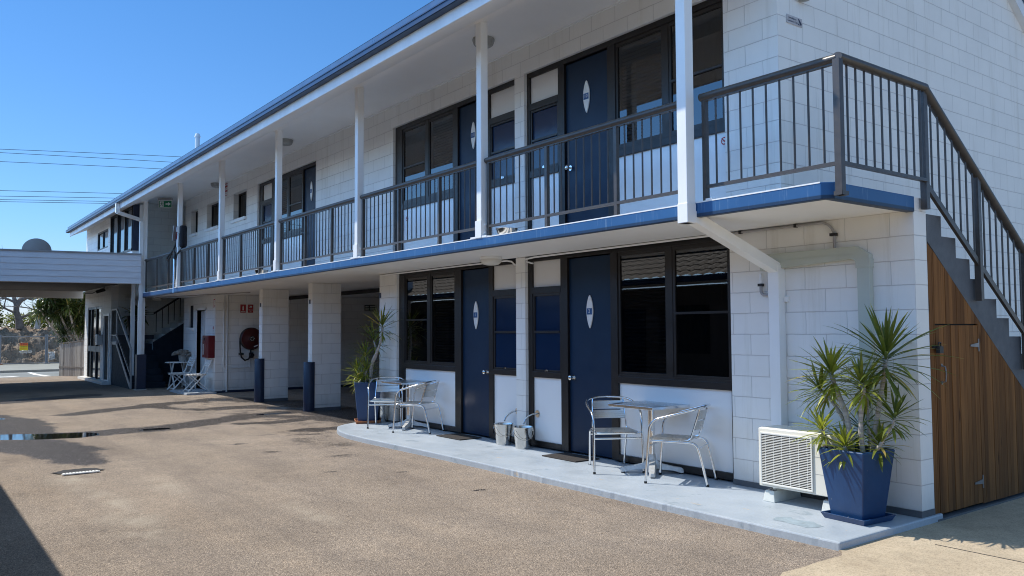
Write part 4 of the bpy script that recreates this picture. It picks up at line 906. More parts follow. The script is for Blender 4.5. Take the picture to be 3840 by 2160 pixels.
def spout(x,label):
    t=thing('drain_spout',label,'pipe',(x,.07,.38)); k=MB(); k.tube([(0,0,0),(0,-.008,0)],.045,18); k.build('wall_flange',M['steel'],t,smooth=True)
    k=MB(); P_=[(-.0,-.005,0),(-.03,-.06,-.005),(-.06,-.10,-.03),(-.085,-.135,-.075),(-.095,-.15,-.13)]; k.tube(P_,.0105,10); k.build('spout_tube',M['steel'],t,smooth=True); return t
s1=spout(-4.965,'thin curved drain spout with round flange on the white panel beside the door marked 2'); dup(s1,'thin curved drain spout poking out behind the block nib towards the door marked 1',(-5.385,.07,.38))
# ------------------------------------------------------------------ ceiling lights
def ceil_light(loc,label,m):
    t=thing('ceiling_light',label,'ceiling light',loc,0,'round ceiling lights under the balcony and eave'); k=MB(); k.lathe([(.0,0),(.14,0),(.145,-.012),(.143,-.03),(.13,-.032)],(0,0,0),32); k.build('rim',M['white'] if m=='glow' else M['greydiff'],t,smooth=True)
    k=MB(); k.lathe([(.138,-.03),(.137,-.05),(.125,-.078),(.10,-.098),(.06,-.108),(0,-.11)],(0,0,0),32); k.build('diffuser',M[m],t,smooth=True); return t
ceil_light((-5.35,-.38,SOF),'cream round ceiling light under the balcony above the door marked 1','glow')
ceil_light((-5.22,-.58,CEIL),'grey domed ceiling light half behind the balcony post by the door marked 11','greydiff')
ceil_light((-12.1,-.53,CEIL),'grey domed ceiling light on the upper ceiling near the door marked 12','greydiff')
ceil_light((-22.2,-.45,2.47),'white domed ceiling light under the far end of the balcony by the stairwell','glow')
ceil_light((-17.7,-.15,CEIL),'grey round ceiling light beside the upper red fire sign','greydiff')
# ------------------------------------------------------------------ signs
def plate(name,label,x0,x1,z0,z1,y,m,axis='y',cat='sign',th=.004,group=None):
    """axis y: faces -y ; axis x: faces +x (x0,x1 are y-range, y is the x position)"""
    if axis=='y': loc=((x0+x1)/2,y,(z0+z1)/2)
    else: loc=(y,(x0+x1)/2,(z0+z1)/2)
    t=thing(name,label,cat,loc,0,group); w,h=(x1-x0)/2,(z1-z0)/2; k=MB()
    if axis=='y': k.box(-w,w,-th,0,-h,h); u=(1,0,0);off=lambda a,b,d=.001:(a,-th-d,b)
    else: k.box(0,th,-w,w,-h,h); u=(0,1,0);off=lambda a,b,d=.001:(th+d,a,b)
    k.build('sign_panel',M[m],t); return t,w,h,u,off
def shape(off,polys,m,t,name,d=.0012):
    k=MB()
    for pl in polys:
        k.add([off(a,b,d) for a,b in pl],[tuple(range(len(pl)))])
    return k.build(name,M[m],t,fixn=False)
def circ(cx,cy,r,n=20): return [(cx+r*math.cos(2*math.pi*i/n),cy+r*math.sin(2*math.pi*i/n)) for i in range(n)]
t,w,h,u,off=plate('warning_sign','small white surveillance camera sign high on the white gable wall',.138,.385,4.350,4.432,-1.227,'signgrey','x')
txt('Surveillance',.026,off(-.032,.015),u,(0,0,1),M['darktext'],t,bold=.0006); txt('Camera in Use',.026,off(-.032,-.014),u,(0,0,1),M['darktext'],t,bold=.0006)
shape(off,[[(.055,.03),(.072,.03),(.115,-.008),(.113,-.022),(.098,-.028),(.085,-.02)],[(.052,-.005),(.057,-.005),(.062,-.02),(.085,-.022),(.085,-.028),(.060,-.03),(.052,-.034)]],'darktext',t,'camera_symbol')
t,w,h,u,off=plate('exit_sign','green illuminated exit sign with running figure and arrow under the upper ceiling',-.19,.19,-.105,.105,0,'signwhite','y')
t.location=(-20.62,-.66,5.0); t.rotation_euler=(0,0,R(50))
shape(off,[[(-.18,-.095),(.18,-.095),(.18,.085),(-.18,.085)]],'green',t,'green_face',.001)
shape(off,[[(-.155,-.08),(-.045,-.08),(-.045,.075),(-.155,.075)],[(.01,-.018),(.08,-.018),(.08,-.055),(.16,.0),(.08,.055),(.08,.018),(.01,.018)]],'signwhite',t,'arrow_and_door',.002)
shape(off,[circ(-.095,.05,.014),[(-.11,.03),(-.08,.035),(-.085,-.01),(-.105,-.01)],[(-.1,-.01),(-.085,-.01),(-.06,-.035),(-.068,-.065),(-.078,-.065),(-.075,-.04)],[(-.105,-.01),(-.09,-.01),(-.115,-.045),(-.148,-.05),(-.146,-.04),(-.12,-.034)],[(-.11,.03),(-.105,.02),(-.13,.0),(-.14,.01)],[(-.08,.035),(-.08,.022),(-.055,.005),(-.05,.013)]],'green',t,'running_figure',.003)
k=MB(); k.box(-.2,.2,-.03,.03,.105,.16); k.build('light_housing',M['pvc'],t,bevel=.005)
t,w,h,u,off=plate('fire_sign','tall narrow red and white fire hose reel sign at the top of the upper wall',-17.50,-17.29,4.86,5.17,-.002,'signwhite')
shape(off,[[(-w,h-.02),(w,h-.02),(w,h),(-w,h)],[(-w,.055),(w,.055),(w,.10),(-w,.10)],[(-w,-.06),(w,-.06),(w,-.015),(-w,-.015)],[(-w,-h),(w,-h),(w,-h+.015),(-w,-h+.015)]],'signred',t,'red_bands')
for s,z in (('FIRE',.12),('HOSE',.02),('REEL',-.10)): txt(s,.05,off(0,z),u,(0,0,1),M['signred'],t)
t,w,h,u,off=plate('fire_sign','red fire extinguisher sign with white cylinder symbol, left of the pair above the hose reel',.636,.784,1.943,2.157,-18.145,'signred','x')
shape(off,[[(-.018,-.045),(.018,-.045),(.018,.045),(.010,.06),(.006,.075),(-.006,.075),(-.010,.06),(-.018,.045)],[(-.06,-.088),(.06,-.088),(.06,-.074),(-.06,-.074)]],'signwhite',t,'extinguisher_symbol')
t,w,h,u,off=plate('fire_sign','red fire hose reel sign, the right one of the pair above the reel',.836,.976,1.943,2.157,-18.145,'signred','x')
shape(off,[circ(.012,.05,.026),[(-.045,.025),(-.02,.025),(-.02,.035),(-.045,.035)],[(-.045,.05),(-.036,.05),(-.036,.08),(-.045,.08)]],'signwhite',t,'reel_symbol')
txt('FIRE HOSE',.024,off(0,-.035),u,(0,0,1),M['signwhite'],t,bold=.0006); txt('REEL',.024,off(0,-.068),u,(0,0,1),M['signwhite'],t,bold=.0006)
t,w,h,u,off=plate('fire_sign','white sign with red outline of an extinguisher on the wall corner above the red cabinet',-18.29,-18.17,2.06,2.29,-.002,'signwhite')
shape(off,[[(-w,-h),(-w+.022,-h),(-w+.022,h),(-w,h)],[(w-.022,-h),(w,-h),(w,h),(w-.022,h)],[(-w+.022,h-.025),(w-.022,h-.025),(w-.022,h),(-w+.022,h)],[(-.02,-.08),(.02,-.08),(.02,-.05),(-.02,-.05)]],'signred',t,'red_border')
t,w,h,u,off=plate('sticker','small pointed red and white notice sticker above the red cabinet',-18.345,-18.24,1.37,1.61,-.002,'signwhite',cat='sticker')
shape(off,[[(-.04,.02),(.04,.02),(.028,.085),(0,.115),(-.028,.085)],[(-.03,-.09),(.03,-.09),(0,-.115)]],'signred',t,'red_print')
shape(off,[[(-.032,-.01),(.032,-.01),(.032,-.02),(-.032,-.02)],[(-.032,-.04),(.032,-.04),(.032,-.05),(-.032,-.05)]],'greytext',t,'text_lines')
for x,z,l in ((-12.1,2.032,'small navy bay number plate on the front of the carport column nearer the blue pot'),(-14.872,2.043,'small navy bay number plate on the carport column nearer the hose reel'),(-9.135,2.046,'small navy bay number plate on the edge of the block pier beside the tall dracaena')):
    t,w,h,u,off=plate('bay_number',l,x-.034,x+.034,z-.042,z+.042,-.002,'navypost',cat='sign',group='bay number plates on the carport columns')
for x,z,y,l in ((-8.35,3.27,.070,'round no smoking sticker under the window of the room marked 11'),(-1.905,3.33,.043,'round no smoking sticker at the window edge of the room marked 10')):
    t=thing('sticker',l,'sticker',(x,y,z)); k=MB(); k.add([(a,-.001,b) for a,b in circ(0,0,.04)],[tuple(range(20))]); k.build('disc',M['signred'],t,fixn=False)
    k=MB(); k.add([(a,-.002,b) for a,b in circ(0,0,.028)],[tuple(range(20))]); k.build('white_disc',M['signwhite'],t,fixn=False); k=MB(); k.obox((0,-.003,0),(.03,0,-.03),(0,.0004,0),(.004,0,.004)); k.box(-.02,.016,-.0028,-.0024,-.004,.004); k.build('slash',M['signred'],t)
t=thing('wall_light','small dark sensor light at the top of the white gable wall','light',(-1.23,.36,4.64)); k=MB(); k.lathe([(0,-.05),(.05,-.04),(.06,0),(.04,.04)],(.06,0,0),16); k.build('lamp_head',M['greydiff'],t,smooth=True); k=MB(); k.box(0,.03,-.04,.04,-.02,.08); k.build('bracket',M['white'],t)
# ------------------------------------------------------------------ fire equipment
t=thing('extinguisher_cabinet','dark red fire extinguisher cabinet on the white wall corner behind the folding chairs','cabinet',(-18.38,0,.78))
k=MB(); k.box(-.29,.23,-.17,0,0,.57); k.build('cabinet_body',M['cabred'],t,bevel=.012); k=MB(); k.box(-.21,-.14,-.176,-.17,.06,.36); k.build('viewing_slot',M['black'],t,bevel=.002); k=MB(); k.box(-.2,-.15,-.178,-.17,.07,.35); k.build('slot_label',M['signwhite'],t); k=MB(); k.cyl((-.12,-.172,.48),(-.12,-.18,.48),.04,16); k.build('cabinet_lock',M['black'],t)
k=MB(); k.box(-.26,.2,-.1,0,-.03,-.006); k.build('cabinet_shelf',M['white'],t)
t=thing('hose_reel','round dark red fire hose reel with black hose on the side wall of the carport','hose reel',(-18.15,.90,1.26))
k=MB(); k.lathe([(.0,.18),(.08,.185),(.10,.17),(.265,.165),(.275,.155),(.275,.145)],(0,0,0),40); k.v=[(z,x,y) for x,y,z in k.v]; k.build('front_disc',M['reelred'],t,smooth=True)
k=MB(); k.lathe([(.275,.15),(.292,.13),(.292,.05),(.275,.03),(.1,.02),(.1,0)],(0,0,0),40); k.v=[(z,x,y) for x,y,z in k.v]; k.build('hose_coil',M['rubber'],t,smooth=True)
k=MB(); k.lathe([(0,.195),(.05,.195),(.075,.185)],(0,0,0),20); k.v=[(z,x,y) for x,y,z in k.v]; H_=k.build('hub',M['black'],t,smooth=True)
for i in range(6):
    a=R(60*i+15); k=MB(); k.cyl((.19,.045*math.cos(a),.045*math.sin(a)),(.2,.045*math.cos(a),.045*math.sin(a)),.011,10); k.build('hub_hole',M['signwhite'],H_)
k=MB(); k.obox((.172,.10,-.19),(.002,0,0),(0,.05,.02),(0,-.005,.0125)); k.build('label_strip',M['signwhite'],t)
k=MB(); k.tube([(.09,-.285,.02),(.09,-.29,-.1),(.1,-.28,-.35),(.1,-.25,-.48),(.1,-.16,-.56),(.1,-.06,-.53),(.1,-.02,-.44),(.1,-.01,-.28)],.021,10); k.build('hanging_hose',M['rubber'],t,smooth=True)
k=MB(); k.tube([(.03,.0,-.28),(.03,.0,-.74),(.03,-.58,-.76)],.014,8); k.build('water_pipe',M['pvcw'],t,smooth=True)
k=MB(); k.cyl((.03,.02,-.43),(.16,.02,-.43),.05,12); k.box(.02,.12,-.03,.06,-.50,-.36); k.build('valve',M['black'],t,smooth=True); k=MB(); k.box(.02,.1,-.30,-.19,-.42,-.37); k.build('nozzle_clip',M['black'],t)
tag(MB().tube([(-18.13,.30,2.39),(-18.13,.30,-.1)],.022,10).build('wall_pipe',M['pvcw'],smooth=True),'white vertical pipe reaching the ground beside the red hose reel','pipe')
tag(MB().tube([(-18.13,.215,2.36),(-18.13,.215,.53)],.018,10).build('wall_pipe',M['pvcw'],smooth=True),'shorter white vertical pipe beside the corner of the white store wall','pipe')
t=thing('breeze_vent','dark square fretwork vent high on the dim carport wall behind the dracaena','vent',(-18.14,4.35,2.12)); k=MB()
for z in (-.1,-.05,0,.05): k.box(0,.01,-.14,.2,z,z+.02)
k.box(0,.01,-.14,-.12,-.1,.07); k.box(0,.01,.0,.02,-.1,.07); k.build('fretwork',M['dark'],t)
# rounded navy column guards
for x,l in ((-12.08,'navy half-round guard at the foot of the carport column nearer the blue pot'),(-14.85,'navy half-round guard at the foot of the carport column nearer the red hose reel')):
    k=MB(); k.lathe([(.118,0),(.118,.955),(.11,.965),(.09,.965),(.09,.9)],(0,0,0),22,math.pi,2*math.pi); k.box(-.118,-.104,0,.06,0,.965); k.box(.104,.118,0,.06,0,.965)
    o=k.build('column_guard',M['navypost'],smooth=True); o.location=(x,-.008,-.12); tag(o,l,'column guard','navy guards on the carport columns')
# ------------------------------------------------------------------ white folding set
def fold_chair(loc,rz,label):
    t=thing('folding_chair',label,'folding chair',loc,rz,'white slatted folding chairs'); 
    for s in (-1,1):
        k=MB(); k.bar((.27,.19*s,.0),(-.20,.19*s,.50),.022,.045,(0,1,0)); k.bar((-.20,.19*s,.50),(-.34,.19*s,.86),.022,.045,(0,1,0)); k.build('back_leg',M['chairw'],t,bevel=.003)
        k=MB(); k.bar((-.28,.165*s,.0),(.20,.165*s,.44),.02,.042,(0,1,0)); k.build('front_leg',M['chairw'],t,bevel=.003)
    k=MB(); k.box(-.2,.25,-.16,-.14,.40,.435); k.box(-.2,.25,.14,.16,.40,.435); k.build('seat_rail',M['chairw'],t)
    for i in range(6):
        k=MB(); x=-.19+i*.078; k.box(x,x+.055,-.22,.22,.436,.452); k.build('seat_slat',M['chairw'],t,bevel=.003)
    for i in range(4):
        f=.42+i*.16; x=-.20-.14*f; z=.50+.36*f; k=MB(); k.obox((x,0,z),(.008,0,.003),(0,.18,0),(-.008,0,.022)); k.build('back_slat',M['chairw'],t,bevel=.003)
    for x,z in ((.22,.045),(-.24,.045)): 
        k=MB(); k.bar((x,-.17,z),(x,.17,z),.03,.02); k.build('stretcher',M['chairw'],t)
    return t
fc=fold_chair((-18.44,-.37,-.075),R(-88),'white slatted folding chair in front of the red cabinet, half in the sun')
dup(fc,'white slatted folding chair in shade beside the round white table',(-19.82,-.40,-.1),R(-84))
t=thing('folding_table','round white slatted folding table holding a small flower pot','table',(-20.55,-.27,-.1)); k=MB(); k.cyl((0,0,.695),(0,0,.72),.34,28)
k.build('table_top',M['chairw'],t,bevel=.003)
for s in (-1,1):
    for a,b in (((-.26,.18*s,0),(.24,.18*s,.695)),((.26,.15*s,0),(-.24,.15*s,.695))): k=MB(); k.bar(a,b,.02,.035,(0,1,0)); k.build('leg',M['chairw'],t)
t=thing('flower_pot','small grey pot of pale dried flowers on the round white table','flower pot',(-20.4,-.2,.62)); k=MB(); k.lathe([(.0,0),(.08,0),(.11,.18),(.1,.18),(.07,.02)],(0,0,0),16); k.build('pot',M['greydiff'],t,smooth=True)
k=MB(); rnd=random.Random(2)
for i in range(46):
    a=rnd.uniform(0,6.28); r=.24*math.sqrt(rnd.random()); z=.24+.09*rnd.random()-.35*r*.5; c=Vector((r*math.cos(a)-.05,r*math.sin(a),z)); q=rnd.uniform(.025,.05); k.obox(c,(q,0,0),(0,q,.4*q),(q*.4,0,q*.7))
k.build('flower_heads',M['flower'],t)
# ------------------------------------------------------------------ backpack vacuum on the far balcony post
t=thing('backpack_vacuum','black backpack vacuum cleaner with hose hanging on the far balcony post','vacuum cleaner',(-17.2,-1.15,3.3))
k=MB(); k.obox((.20,.02,.42),(.085,0,0),(0,.08,0),(0,0,.27)); k.build('pack',M['fabric'],t,bevel=.06,seg=4)
k=MB(); k.obox((.14,-.075,.50),(.10,0,0),(0,.008,0),(0,0,.012)); k.obox((.17,-.075,.32),(.012,0,0),(0,.008,0),(.03,0,.16)); k.build('shoulder_strap',M['greydiff'],t)
k=MB(); k.obox((-.14,-.03,.52),(.018,0,.0),(0,.10,0),(.06,0,.18)); k.build('filter_frame',M['galv'],t)
k=MB(); k.obox((-.08,-.03,.46),(.03,0,0),(0,.04,0),(.02,0,.09)); k.build('red_tag',M['cabred'],t); k=MB(); k.obox((-.06,-.04,.60),(.025,0,0),(0,.03,0),(.01,0,.06)); k.obox((-.07,-.05,.28),(.03,0,0),(0,.01,0),(.01,0,.09)); k.build('white_label',M['bonewhite'],t)
k=MB(); pp=[(-.12,-.05,.38),(-.15,-.06,.25),(-.3,-.09,.10),(-.55,-.12,.0),(-.66,-.12,-.08),(-.58,-.12,-.10),(-.42,-.10,.0),(-.30,-.09,.12),(-.2,-.08,.10),(-.13,-.07,.0),(-.10,-.06,-.1),(.0,-.05,.02),(.14,0,.12),(.22,.02,.2)]
sp=[]
for i in range(len(pp)-1):
    for s in range(4):
        f=s/4; p0,p1,p2,p3=[Vector(pp[max(0,min(len(pp)-1,i+j))]) for j in (-1,0,1,2)]
        sp.append(.5*((2*p1)+(-p0+p2)*f+(2*p0-5*p1+4*p2-p3)*f*f+(-p0+3*p1-3*p2+p3)*f**3))
k.tube(sp,.021,10); k.build('hose',M['rubber'],t,smooth=True)
k=MB(); k.tube([(-.13,-.07,.02),(-.13,-.09,-.1)],.035,10); k.build('wand_handle',M['black'],t,smooth=True)
k=MB(); k.tube([(-.12,-.10,-.08),(-.02,-.13,-.92)],.018,10); k.build('steel_wand',M['alu'],t,smooth=True)
# ------------------------------------------------------------------ office wing at the far end
O=thing('office_wing','white two-storey office end of the motel with glass entrance door and upper window bay','building',(-26,-1.4,-.15))
oo=Vector((-26,-1.4,-.15))
class MO(MB):
    def build(s,*a,**k): s.v=[(p[0]-oo.x,p[1]-oo.y,p[2]-oo.z) for p in s.v]; return MB.build(s,*a,**k)
def owall(x0,x1,y0,y1,z0,z1,holes=(),m='block',name='wall'):
    k=MO(); X=sorted({x0,x1,*[h[0] for h in holes],*[h[1] for h in holes]}); Zs=sorted({z0,z1,*[h[2] for h in holes],*[h[3] for h in holes]})
    for i in range(len(X)-1):
        for j in range(len(Zs)-1):
            mx,mz=(X[i]+X[i+1])/2,(Zs[j]+Zs[j+1])/2
            if any(h[0]<mx<h[1] and h[2]<mz<h[3] for h in holes): continue
            k.box(X[i],X[i+1],y0,y1,Zs[j],Zs[j+1])
    return k.build(name,M[m],O)
owall(-28.0,-23.7,-1.4,-1.2,-.15,2.95,[(-27.45,-25.2,-.06,2.28),(-24.78,-23.9,-.1,2.02)])
owall(-28.0,-24.0,-1.4,-1.2,2.95,5.0,[(-26.05,-24.35,4.07,4.66)])
k=MO(); k.box(-23.9,-23.7,-1.2,3.0,-.15,CEIL); k.build('end_wall',M['block_dado'],O)
k=MO(); k.box(-28,-27.8,-1.2,6,-.15,5); k.build('street_wall',M['block'],O)
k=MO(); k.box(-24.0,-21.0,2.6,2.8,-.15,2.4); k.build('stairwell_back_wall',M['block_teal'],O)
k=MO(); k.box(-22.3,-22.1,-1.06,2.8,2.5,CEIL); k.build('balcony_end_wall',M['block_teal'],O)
k=MO(); k.box(-27.8,-23.9,-.95,-.9,-.15,5); k.build('office_interior',M['dark'],O)
# entrance glazing
k=MO(); 
for x in (-27.45,-26.95,-26.1,-25.28): k.box(x,x+.07,-1.39,-1.33,-.06,2.28)
k.box(-27.45,-25.2,-1.385,-1.33,.82,1.0); k.box(-27.45,-25.2,-1.385,-1.33,2.2,2.28)
W_=k.build('entrance_frame',M['black'],O); k=MO(); k.quad((-27.4,-1.35,0),(-25.25,-1.35,0),(-25.25,-1.35,2.2),(-27.4,-1.35,2.2)); k.build('entrance_glass',M['navyglass'],W_)
k=MO(); k.box(-27.9,-23.75,-1.6,-1.4,-.15,-.03); k.build('entrance_step',M['signwhite'],O)
k=MO(); k.box(-24.78,-24.70,-1.42,-1.34,-.1,2.02); k.box(-23.98,-23.9,-1.42,-1.34,-.1,2.02); k.box(-24.7,-23.98,-1.42,-1.34,1.95,2.02); k.box(-24.7,-23.98,-1.42,-1.34,-.1,.0); D_=k.build('screen_door_frame',M['white'],O); k=MO(); k.quad((-24.7,-1.37,0),(-23.98,-1.37,0),(-23.98,-1.37,1.95),(-24.7,-1.37,1.95)); k.build('screen_mesh',M['dark'],D_)
k=MO(); k.box(-26.05,-26.0,-1.39,-1.33,4.07,4.66); k.box(-25.25,-25.2,-1.39,-1.33,4.07,4.66); k.box(-24.4,-24.35,-1.39,-1.33,4.07,4.66); k.box(-26,-24.4,-1.39,-1.33,4.07,4.12); k.box(-26,-24.4,-1.39,-1.33,4.61,4.66); W_=k.build('upper_window',M['black'],O); k=MO(); k.quad((-26,-1.36,4.1),(-24.4,-1.36,4.1),(-24.4,-1.36,4.63),(-26,-1.36,4.63)); k.build('window_pane',M['navyglass'],W_)
k=MO(); k.box(-23.95,-21.05,-1.4,-1.06,2.95,3.70); k.box(-23.95,-21.05,-1.3,-1.06,3.70,4.98); k.build('window_bay',M['white'],O)
k=MO(); 
for x in (-23.95,-22.98,-22.02,-21.11): k.box(x,x+.06,-1.42,-1.34,3.70,4.96)
k.box(-23.95,-21.05,-1.42,-1.34,3.70,3.76); k.box(-23.95,-21.05,-1.42,-1.34,4.9,4.96); W_=k.build('bay_frame',M['black'],O); k=MO(); k.quad((-23.9,-1.37,3.75),(-21.1,-1.37,3.75),(-21.1,-1.37,4.9),(-23.9,-1.37,4.9)); k.build('bay_pane',M['navyglass'],W_)
k=MO(); k.box(-21.05,-21.0,-1.40,-1.24,3.70,4.98); k.build('navy_bay_side',M['navypost'],O)
k=MO(); k.box(-21.05,-20.98,-1.24,-1.06,2.6,4.98); k.build('bay_return',M['white'],O)
k=MO(); k.box(-21.85,-21.75,-1.25,-1.15,-.15,2.9); k.build('white_post',M['white'],O)
k=MO(); k.tube([(-27.9,-1.42,2.78),(-26.5,-1.45,2.72),(-24.6,-1.42,2.84)],.015,6); k.build('cable_run',M['wire'],O)
# L-shaped stair in the well
S=thing('inner_staircase','navy sided stair with white stringer edge and pale railing between the office and the balcony','staircase',(-22.5,-1,-.15)); oo=Vector((-22.5,-1,-.15))
pf=[];n=7
for i in range(n): x=-21.25-.27*i; z=.05+.175*i; pf+= [(x,z),(x-.27,z)]
pf+=[(-23.7,pf[-1][1]),(-23.7,-.15),(-21.25,-.15)]
k=MO(); k.prism(pf,'y',-1.36,-.42); k.build('lower_flight',M['slate'],S)
k=MO(); k.bar((-21.15,-1.375,-.06),(-23.05,-1.375,1.14),.02,.09); k.box(-23.7,-23.05,-1.385,-1.365,1.08,1.17); k.build('stringer_edge',M['pvc'],S)
k=MO(); k.bar((-21.05,-1.375,.96),(-22.95,-1.375,2.12),.045,.05); k.bar((-22.95,-1.375,2.12),(-23.7,-1.375,2.12),.045,.05); k.bar((-21.05,-1.375,.24),(-22.95,-1.375,1.36),.03,.03); k.bar((-22.95,-1.375,1.36),(-23.7,-1.375,1.36),.03,.03); k.box(-21.07,-21.03,-1.395,-1.355,-.1,.98); k.box(-22.97,-22.93,-1.395,-1.355,1.1,2.1); k.box(-23.7,-23.66,-1.395,-1.355,1.1,2.1)
k.build('stair_railing',M['pvc'],S)
k=MO()
for i in range(1,14):
    x=-21.05-1.9*i/14; z=.24+1.12*i/14; k.tube([(x,-1.375,z),(x,-1.375,z+.74)],.009,6)
for i in range(1,6):
    x=-22.95-.75*i/6; k.tube([(x,-1.375,1.36),(x,-1.375,2.1)],.009,6)
k.build('balusters',M['rail'],S)
pf=[]; 
for i in range(8): y=-.42+.24*i; z=1.22+.17*i; pf+= [(y,z),(y+.24,z)]
pf+=[(1.5,.9),(-.42,.9)]
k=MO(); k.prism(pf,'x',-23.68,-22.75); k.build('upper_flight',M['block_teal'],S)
k=MO(); k.box(-22.75,-22.65,-.42,2.5,-.15,1.15); k.prism([(-.42,1.15),(2.5,1.15),(2.5,2.4),(1.5,2.4)],'x',-22.75,-22.65); k.build('stair_side_wall',M['slate'],S)
k=MO(); k.box(-22.6,-21.06,.6,.7,-.15,2.45); k.build('recess_wall',M['slate'],S)
k=MO(); k.bar((-22.7,-.42,2.0),(-22.7,1.2,3.1),.05,.05)
for i in range(9): y=-.35+.17*i; z=1.45+.115*i; k.tube([(-22.7,y,z),(-22.7,y,z+.6)],.012,6)
k.build('upper_railing',M['black'],S)
t=thing('potted_plant','dark tapered pot with a drooping dark plant on the stair landing by the office','potted plant',(-22.98,-.85,1.10)); t.scale=(1.25,1.25,1.15); k=MB(); k.lathe([(0,0),(.13,0),(.22,.72),(.2,.72),(.18,.66),(0,.66)],(0,0,0),20); k.build('pot',M['black'],t,smooth=True); k=MB(); leaves(k,(0,0,.72),(0,0,1),42,.42,.05,random.Random(8),droop=1.4,lit=.3); k.build('foliage',M['leafdark'],t,fixn=False)
t=thing('wall_phone_box','pale grey box fixed to the office wall by the glass entrance','wall box',(-25.05,-1.4,1.05)); k=MB(); k.box(-.15,.15,-.16,0,0,.33); k.build('box_body',M['pvcw'],t,bevel=.02); k=MB(); k.box(-.1,.0,-.165,-.16,.1,.28); k.build('box_panel',M['galv'],t); k=MB(); k.tube([(.17,-.08,.3),(.17,-.08,.45)],.02,8); k.build('box_aerial',M['black'],t)
t=thing('security_camera','small dark security camera under the canopy beside the office wall','camera',(-24.4,-1.4,2.78)); k=MB(); k.tube([(.0,-.05,-.02),(-.08,-.28,-.10)],.05,12); k.build('camera_body',M['black'],t,smooth=True); k=MB(); k.box(-.02,.02,-.06,0,-.02,.04); k.build('camera_mount',M['pvcw'],t)
# ------------------------------------------------------------------ canopy over the entrance drive
C=thing('entrance_canopy','flat white weatherboard-fronted canopy across the driveway at the far end','canopy',(-21,-4,2.7)); oo=Vector((-21,-4,2.7))
fa=Vector((-20.52,-1.28,0)); fb=Vector((-21.55,-7.6,0)); d=(fb-fa).normalized(); nrm=Vector((-d.y,d.x,0)); 
if nrm.x<0: nrm=-nrm
k=MO(); 
for i in range(5):
    z0=2.755+i*.157; th0=.028; q0,q1=fa+nrm*th0,fb+nrm*th0; q2,q3=fa+nrm*.008,fb+nrm*.008
    k.add([(*q0.xy,z0),(*q1.xy,z0),(*q3.xy,z0+.157),(*q2.xy,z0+.157),(*fa.xy,z0),(*fb.xy,z0),(*fb.xy,z0+.157),(*fa.xy,z0+.157)],[(0,1,2,3),(4,5,6,7),(0,1,5,4),(0,3,7,4),(1,2,6,5)])
k.build('weatherboard_fascia',M['clad'],C)
k=MO(); e0,e1=fa+nrm*.05,fb+nrm*.05; g0,g1=fa-nrm*.08,fb-nrm*.08
k.add([(*e0.xy,3.54),(*e1.xy,3.54),(*g1.xy,3.54),(*g0.xy,3.54),(*e0.xy,3.575),(*e1.xy,3.575),(*g1.xy,3.575),(*g0.xy,3.575)],[(0,1,2,3),(4,5,6,7),(0,1,5,4),(1,2,6,5),(2,3,7,6),(3,0,4,7)]); k.build('roof_capping',M['dish'],C)
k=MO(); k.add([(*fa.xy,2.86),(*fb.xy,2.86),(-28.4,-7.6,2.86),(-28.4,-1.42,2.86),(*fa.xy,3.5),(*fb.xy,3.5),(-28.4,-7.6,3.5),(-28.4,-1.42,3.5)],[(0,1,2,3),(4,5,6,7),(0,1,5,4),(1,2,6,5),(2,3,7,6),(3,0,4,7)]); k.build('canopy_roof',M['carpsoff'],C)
k=MO(); q0,q1=fa-nrm*.02,fb-nrm*.02; k.bar((q0.x-.1,q0.y-.1,2.80),(q1.x-.1,q1.y,2.80),.12,.1); k.build('canopy_beam',M['soffit'],C)
k=MO(); k.box(-28.4,-28.3,-7.6,-1.42,2.62,3.5); k.build('canopy_beam',M['soffit'],C)
for x in (-28.3,-21.6):
    k=MO(); k.box(x,x+.1,-7.5,-7.4,-.15,2.86); k.build('canopy_post',M['white'],C)
t=thing('satellite_dish','grey satellite dish standing on the flat canopy roof','satellite dish',(-22.2,-3.55,3.55)); k=MB(); P_=[]
for i in range(9):
    r=.36*i/8; P_.append((max(.001,r),.10*(i/8)**2))
k.lathe(P_,(0,0,0),36); k.v=[(-z*1.0,x,y*.96+.12) for x,y,z in k.v]; k.build('reflector',M['dish'],t,smooth=True)
k=MB(); k.box(.01,.05,-.12,.12,-.01,.05); k.tube([(.03,0,-.05),(.03,0,.1)],.025,8); k.build('dish_mount',M['galv'],t)
# ------------------------------------------------------------------ overhead wires
wl=[(9.36,9.95,7.5),(9.21,9.64,7.15),(8.82,9.256,6.65),(7.56,7.89,4.88),(7.32,7.647,4.53),(7.17,7.47,4.32),(7.08,7.37,4.24)]
wn=['topmost of the upper three power lines','middle one of the upper three power lines','lowest of the upper three power lines','topmost of the lower four power lines','second highest of the lower four power lines','second lowest of the lower four power lines','lowest of all seven power lines']
for (za,zb,ln),nm in zip(wl,wn):
    sl_=(zb-za)/ln; y0,y1=-40,45; k=MB(); P_=[]
    for i in range(41):
        y=y0+(y1-y0)*i/40; z=za+sl_*(y+3.2)-.0006*(y+3.2)*(y-4); P_.append((-38,y,z))
    k.tube(P_,.011,5); tag(k.build('power_line',M['wire']),nm+' crossing the sky behind the roof','power line','power lines over the street')
